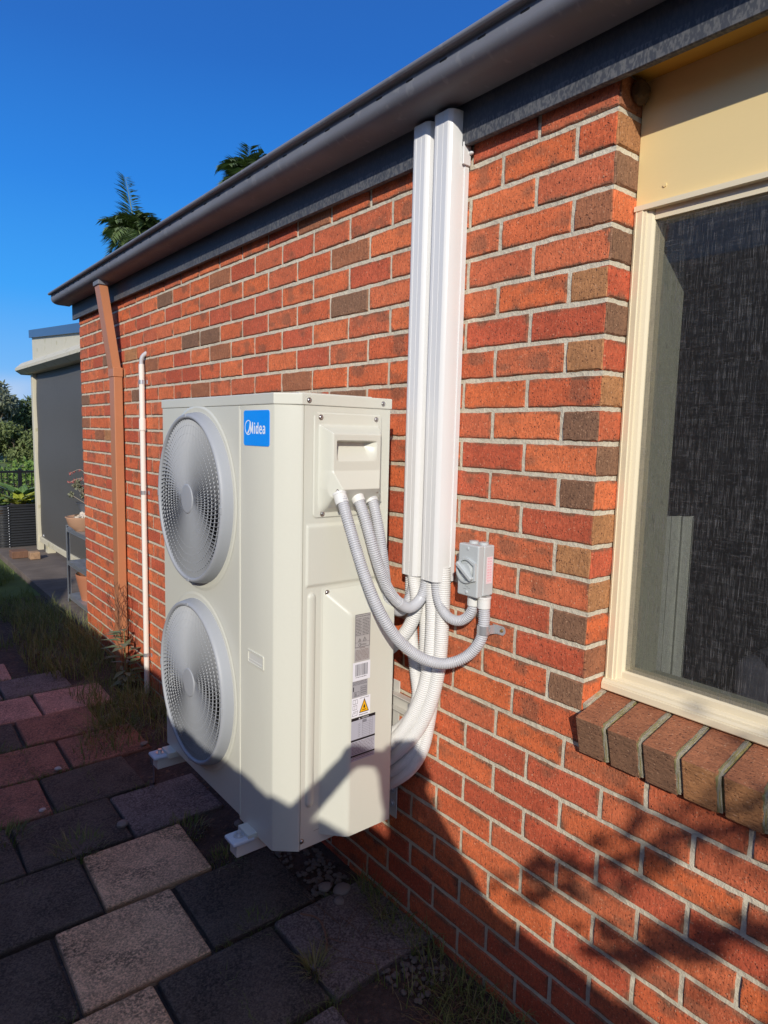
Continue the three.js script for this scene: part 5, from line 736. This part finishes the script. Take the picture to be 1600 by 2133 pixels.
function palm(label, x, z, y, seed, spear) {
  const r = rng(seed), t = thing('palm_tree', label, 'palm tree', [x, 0, z], 'palms behind the house');
  obj('trunk', sweep([[0, -0.02, 0], [0.05, y * 0.5, 0.03], [0, y, 0]], (s, L) => 0.14 - 0.04 * s / L + 0.006 * Math.sin(s * 40), 0.05, 14), M.bark, t);
  const L = [], ra = []; const frond = (a, el, len, droop) => { const P = []; for (let i = 0; i <= 10; i++) { const q = i / 10, d = len * q; P.push(V(Math.cos(a) * d * Math.cos(el) * (1 - 0.12 * q * droop), y + d * Math.sin(el) - droop * 0.42 * len * q * q, Math.sin(a) * d * Math.cos(el) * (1 - 0.12 * q * droop))); } const c = new THREE.CatmullRomCurve3(P); ra.push(sweep(P.map((p) => [p.x, p.y, p.z]), (s, Ln) => 0.016 * (1 - 0.85 * s / Ln), 0.12, 6)); for (let k = 4; k < 40; k++) for (const s of [-1, 1]) { const q = k / 40, p = c.getPointAt(q), tn = c.getTangentAt(q), sd = new THREE.Vector3().crossVectors(tn, V(0, 1, 0)).normalize(); L.push({ p, d: tn.clone().multiplyScalar(0.75).addScaledVector(sd, s).add(V(0, -0.18 + 0.5 * (r() - 0.4), 0)).normalize(), n: V(0.2 * (r() - 0.5), 1, 0.2 * (r() - 0.5)).normalize(), l: 0.40 * (1.15 - 0.65 * q) * (0.8 + 0.4 * r()), w: 0.035 }); } };
  for (let i = 0; i < 34; i++) frond(i / 34 * 6.28 + 0.3 * r(), 0.1 + 1.15 * r(), 0.70 + 0.30 * r(), 0.9 + 0.9 * r()); if (spear) frond(2.9, 1.3, 1.3, 0.25);
  obj('crown', [leafGeo(L)], leafMat(0.13, 0.20, 0.05), t); obj('stalks', ra, mat(0.16, 0.2, 0.06), t);
}
palm('palm with a bright upright frond showing above the gutter', -12.6, -3.15, 5.42, 91, true);
palm('palm showing higher above the gutter near the roof middle', -11.6, -5.05, 6.62, 92, false);
console.log('far');

// ------------------------------------------------------------------ what stands behind the camera and throws the shade
{ // paling fence along the boundary, its top falling gently to the left
  const fz = 2.24, top = (x) => 1.792 + 0.040 * x, f = thing('paling_fence', 'weathered timber paling fence along the boundary behind the viewer', 'fence'), r = rng(33);
  const tex = [0, 1, 2].map((k) => new THREE.MeshStandardMaterial({ map: dtex(64, 256, (u, v, x, y) => { const n = fbm(u * 14, v * 3, 601 + k, 4), q = 0.7 + 0.6 * n; return [0.36 * q, 0.30 * q, 0.235 * q]; }), roughness: 0.95 }));
  for (let i = 0, x = -9.6; x < 7.5; i++, x += 0.104) { const h = top(x) + 0.012 * (r() - 0.5); const g = uvMetres(box(-0.0505, 0.0505, 0, h, -0.008, 0.008), 1); const o = obj('paling', g, tex[i % 3], f); o.position.set(x, 0, fz + (i % 2 ? 0.0 : 0.012)); }
  for (const y of [0.3, 0.95, 1.25]) obj('rail', (() => { const g = box(-9.6, 7.4, y, y + 0.07, fz + 0.022, fz + 0.062), p = g.attributes.position; for (let i = 0; i < p.count; i++) p.setY(i, p.getY(i) + 0.03 * p.getX(i)); return g; })(), tex[0], f);
}
{ // neighbour's house, seen only as a reflection in the window
  const n = thing('neighbour_house', 'rendered gabled house beyond the boundary fence behind the viewer', 'house'), w = mat(0.62, 0.54, 0.42), rf = mat(0.14, 0.10, 0.085);
  obj('wall', [box(-10, 9, 0, 2.45, 3.95, 11)], w, n);
  obj('roof', [extrudeX([[3.55, 2.42], [3.55, 2.50], [7.6, 4.2], [11.6, 2.50], [11.6, 2.42], [7.6, 4.1]], -10.4, 9.4)], rf, n);
  const gab = new THREE.Shape([[-3.4, 2.2], [-0.35, 2.2], [-0.35, 2.25], [-1.88, 2.98], [-3.4, 2.25]].map(([a, b]) => new THREE.Vector2(a, b)));
  const gp = obj('gable', extrudeZ(gab, 3.85, 6.0), w, n);
  for (const s of [-1, 1]) obj('barge_board', (() => { const L = Math.hypot(1.62, 0.85), g = box(0, L, 0, 0.09, 3.75, 6.2); g.rotateZ(-Math.atan2(0.85, 1.62)); if (s < 0) g.scale(-1, 1, 1); g.translate(-1.88, 2.97, 0); return g; })(), rf, gp);
  const wi = obj('window', box(-2.6, -1.2, 1.0, 2.1, 3.90, 3.949), mat(0.05, 0.06, 0.07, { roughness: 0.1 }), n); obj('frame', [box(-2.66, -1.14, 2.1, 2.16, 3.88, 3.949), box(-2.66, -1.14, 0.94, 1.0, 3.88, 3.949)], mat(0.7, 0.68, 0.62), wi);
}
{ // a loose garden tree over the fence whose leaves dapple the wall below the window
  const t = thing('boundary_tree', 'loose leafy tree leaning over the boundary fence behind the viewer', 'tree', [0, 0, 0]), r = rng(51);
  const limbs = [sweep([[3.55, -0.02, 2.6], [3.5, 0.9, 2.58], [3.38, 1.75, 2.5]], (s, L) => 0.05 - 0.02 * s / L, 0.05, 10), sweep([[3.38, 1.75, 2.5], [3.15, 2.2, 2.3], [2.85, 2.17, 2.06], [2.45, 1.85, 2.05]], (s, L) => 0.026 - 0.008 * s / L, 0.04, 8), sweep([[3.36, 2.1, 2.46], [3.1, 2.55, 2.2], [2.8, 2.39, 2.08], [2.25, 1.95, 2.05]], (s, L) => 0.014 - 0.008 * s / L, 0.04, 8), sweep([[3.38, 1.75, 2.5], [3.35, 2.3, 2.45], [3.3, 2.75, 2.4]], (s, L) => 0.025 - 0.012 * s / L, 0.05, 8)];
  obj('trunk', limbs, M.bark, t);
  const cl = []; for (let i = 0; i < 9; i++) { const q = i / 8; cl.push([2.20 + 0.68 * q + 0.03 * (r() - 0.5), 1.92 + 0.53 * q + 0.04 * (r() - 0.5), 2.05 + 0.1 * q, 0.045 + 0.03 * r() + 0.02 * q]); } for (let i = 0; i < 6; i++) { const q = i / 5; cl.push([2.42 + 0.5 * q, 1.86 + 0.34 * q, 2.05 + 0.06 * q, 0.035 + 0.02 * r()]); }
  cl.push([3.1, 2.62, 2.3, 0.16], [3.25, 2.3, 2.4, 0.2], [3.4, 2.75, 2.4, 0.28], [3.5, 2.4, 2.5, 0.25], [3.3, 3.0, 2.4, 0.2]);
  obj('crown', crownLeaves(r, cl, 17, 0.06), leafMat(0.07, 0.11, 0.03), t);
}
{ // the person taking the photograph, phone held up in front of the face
  const F = V(-0.778, 0, -0.628), Rt = V(0.628, 0, -0.778);
  const rt = V(SUN.z, 0, -SUN.x).normalize(), up = new THREE.Vector3().crossVectors(SUN, rt).normalize();
  const at = (d, a, b) => CAM.clone().addScaledVector(SUN, d).addScaledVector(rt, a).addScaledVector(up, b);
  const head = at(0.42, -0.005, -0.125), neck = at(0.44, 0.0, -0.26), chest = at(0.45, 0.055, -0.41), hip = V(chest.x + 0.02, 0.93, chest.z + 0.03);
  const shL = at(0.60, -0.01, -0.46), shR = at(0.33, 0.085, -0.33);
  const elL = at(0.24, -0.36, -0.285), wrL = at(0.05, -0.150, -0.055), elR = at(0.20, 0.26, -0.52), wrR = at(0.05, 0.03, -0.13);
  const hL = hip.clone().addScaledVector(Rt, -0.095), hR = hip.clone().addScaledVector(Rt, 0.095), kL = V(hL.x, 0.5, hL.z).addScaledVector(F, 0.05), kR = V(hR.x, 0.5, hR.z).addScaledVector(F, 0.03), aL = V(hL.x, 0.1, hL.z), aR = V(hR.x, 0.1, hR.z), tL = aL.clone().addScaledVector(F, 0.15).setY(0.05), tR = aR.clone().addScaledVector(F, 0.15).setY(0.05);
  const bones = [[head.clone().add(V(0, 0.035, 0)), 0.076, head.clone().add(V(0, -0.045, 0)).addScaledVector(F, 0.015), 0.066], [head.clone().add(V(0, -0.08, 0)), 0.052, neck, 0.058], [chest, 0.11, hip, 0.13], [shL, 0.07, shR, 0.07], [neck, 0.055, chest, 0.10], [shL, 0.055, elL, 0.042], [elL, 0.040, wrL, 0.027], [shR, 0.055, elR, 0.042], [elR, 0.040, wrR, 0.027], [hL, 0.095, kL, 0.062], [hR, 0.095, kR, 0.062], [kL, 0.058, aL, 0.042], [kR, 0.058, aR, 0.042], [aL, 0.045, tL, 0.04], [aR, 0.045, tR, 0.04], [head.clone().addScaledVector(F, 0.085).add(V(0, -0.01, 0)), 0.016, head.clone().addScaledVector(F, 0.075).add(V(0, 0.02, 0)), 0.010]];
  const lensC = CAM.clone().add(V(0.77334 * 0.020, 0.11564 * 0.020, 0.62335 * 0.020));                          // the phone sits just behind the lens
  const cu = V(-0.10539, 0.99299, -0.05347), cr = V(0.62517, 0.02434, -0.78011), cf = V(-0.77334, -0.11564, -0.62335);
  const ph = (a, b, c) => lensC.clone().addScaledVector(cr, a).addScaledVector(cu, b).addScaledVector(cf, -c);
  for (const [wr, s] of [[wrL, -1], [wrR, 1]]) {   // palm, four fingers behind the phone, thumb along its side
    const palm = ph(s * 0.064, s < 0 ? -0.045 : -0.105, 0.045); bones.push([wr, 0.027, palm, 0.026]);
    for (let k = 0; k < 4; k++) { const y = (s < 0 ? -0.02 : -0.075) - 0.021 * k, len = [0.028, 0.034, 0.032, 0.024][k]; const a = ph(s * 0.055, y, 0.025), b = ph(s * 0.046, y, 0.0), c = ph(s * (0.046 - len), y + 0.002, -0.002 + 0.001); bones.push([palm, 0.011, a, 0.0095], [a, 0.0095, b, 0.0085], [b, 0.0085, c, 0.0075]); }
    const t0 = ph(s * 0.052, s < 0 ? -0.03 : -0.085, 0.05), t1 = ph(s * 0.03, s < 0 ? -0.005 : -0.06, 0.042); bones.push([palm, 0.014, t0, 0.011], [t0, 0.011, t1, 0.009]);
  }
  const lo = V(1e9, 1e9, 1e9), hi = V(-1e9, -1e9, -1e9); for (const [a, ra, b, rb] of bones) for (const [p, q] of [[a, ra], [b, rb]]) { lo.min(p.clone().subScalar(q + 0.06)); hi.max(p.clone().addScalar(q + 0.06)); } 
  const N = 110, size = Math.max(hi.x - lo.x, hi.y - lo.y, hi.z - lo.z), mid = lo.clone().add(hi).multiplyScalar(0.5), mc = new MarchingCubes(N, new THREE.MeshStandardMaterial(), false, false, 400000); mc.isolation = 0;
  const nx = bones.map(([a, ra, b, rb]) => { const d = b.clone().sub(a); return [a.x, a.y, a.z, d.x, d.y, d.z, d.lengthSq() || 1e-9, ra, rb]; });
  const half = N / 2; for (let k = 0; k < N; k++) for (let j = 0; j < N; j++) for (let i = 0; i < N; i++) {
    const X = mid.x + (i - half) / half * size / 2, Y = mid.y + (j - half) / half * size / 2, Z = mid.z + (k - half) / half * size / 2; let f = 0.5;
    for (const q of nx) { const px_ = X - q[0], py_ = Y - q[1], pz_ = Z - q[2], t = clamp((px_ * q[3] + py_ * q[4] + pz_ * q[5]) / q[6]), r = q[7] + (q[8] - q[7]) * t, dx = px_ - q[3] * t, dy = py_ - q[4] * t, dz = pz_ - q[5] * t, s2 = dx * dx + dy * dy + dz * dz; if (s2 > (f + 0.1 + r) * (f + 0.1 + r)) continue; const d = Math.sqrt(s2) - r, kk = r < 0.02 ? 0.008 : 0.028, h = clamp(0.5 + 0.5 * (f - d) / kk); f = lerp(f, d, h) - kk * h * (1 - h); }
    mc.field[i + j * N + k * N * N] = -f;
  }
  mc.update(); const cnt = mc.count ?? mc.geometry.drawRange.count, P = new Float32Array(cnt * 3), Nn = new Float32Array(cnt * 3), Cc = new Float32Array(cnt * 3);
  for (let i = 0; i < cnt; i++) { const x = mc.positionArray[i * 3] * size / 2 + mid.x, y = mc.positionArray[i * 3 + 1] * size / 2 + mid.y, z = mc.positionArray[i * 3 + 2] * size / 2 + mid.z; P.set([x, y, z], i * 3); Nn.set([mc.normalArray[i * 3], mc.normalArray[i * 3 + 1], mc.normalArray[i * 3 + 2]], i * 3); const pv = V(x, y, z), c = y < 0.09 ? [0.03, 0.03, 0.03] : y < 0.98 ? [0.03, 0.035, 0.06] : pv.distanceTo(head) < 0.17 || pv.distanceTo(CAM) < 0.30 ? [0.42, 0.25, 0.18] : [0.06, 0.07, 0.10]; Cc.set(c, i * 3); }
  const g = new THREE.BufferGeometry(); g.setAttribute('position', new THREE.BufferAttribute(P, 3)); g.setAttribute('normal', new THREE.BufferAttribute(Nn, 3)); g.setAttribute('color', new THREE.BufferAttribute(Cc, 3));
  const p = thing('person', 'person in dark clothes raising a phone with both hands', 'person'); obj('body', g, new THREE.MeshStandardMaterial({ vertexColors: true, roughness: 0.8 }), p);
  obj('hair', (() => { const q = new THREE.SphereGeometry(0.081, 24, 14, 0, Math.PI * 2, 0, 1.55); q.scale(1, 1.0, 1.05); q.translate(head.x, head.y + 0.045, head.z); q.translate(0.016, 0, 0.013); return q; })(), mat(0.05, 0.03, 0.02, { roughness: 0.9 }), p);
  const pn = thing('phone', 'black phone held upright in both hands of the person', 'phone'); const pg = new RoundedBoxGeometry(0.078, 0.162, 0.008, 3, 0.004); const mm = new THREE.Matrix4().makeBasis(cr, cu, cf.clone().negate()); pg.applyMatrix4(mm); const c0 = ph(0, -0.076, 0.006); pg.translate(c0.x, c0.y, c0.z); obj('case', pg, mat(0.015, 0.015, 0.017, { roughness: 0.4 }), pn);
}
renderer.render(scene, camera);
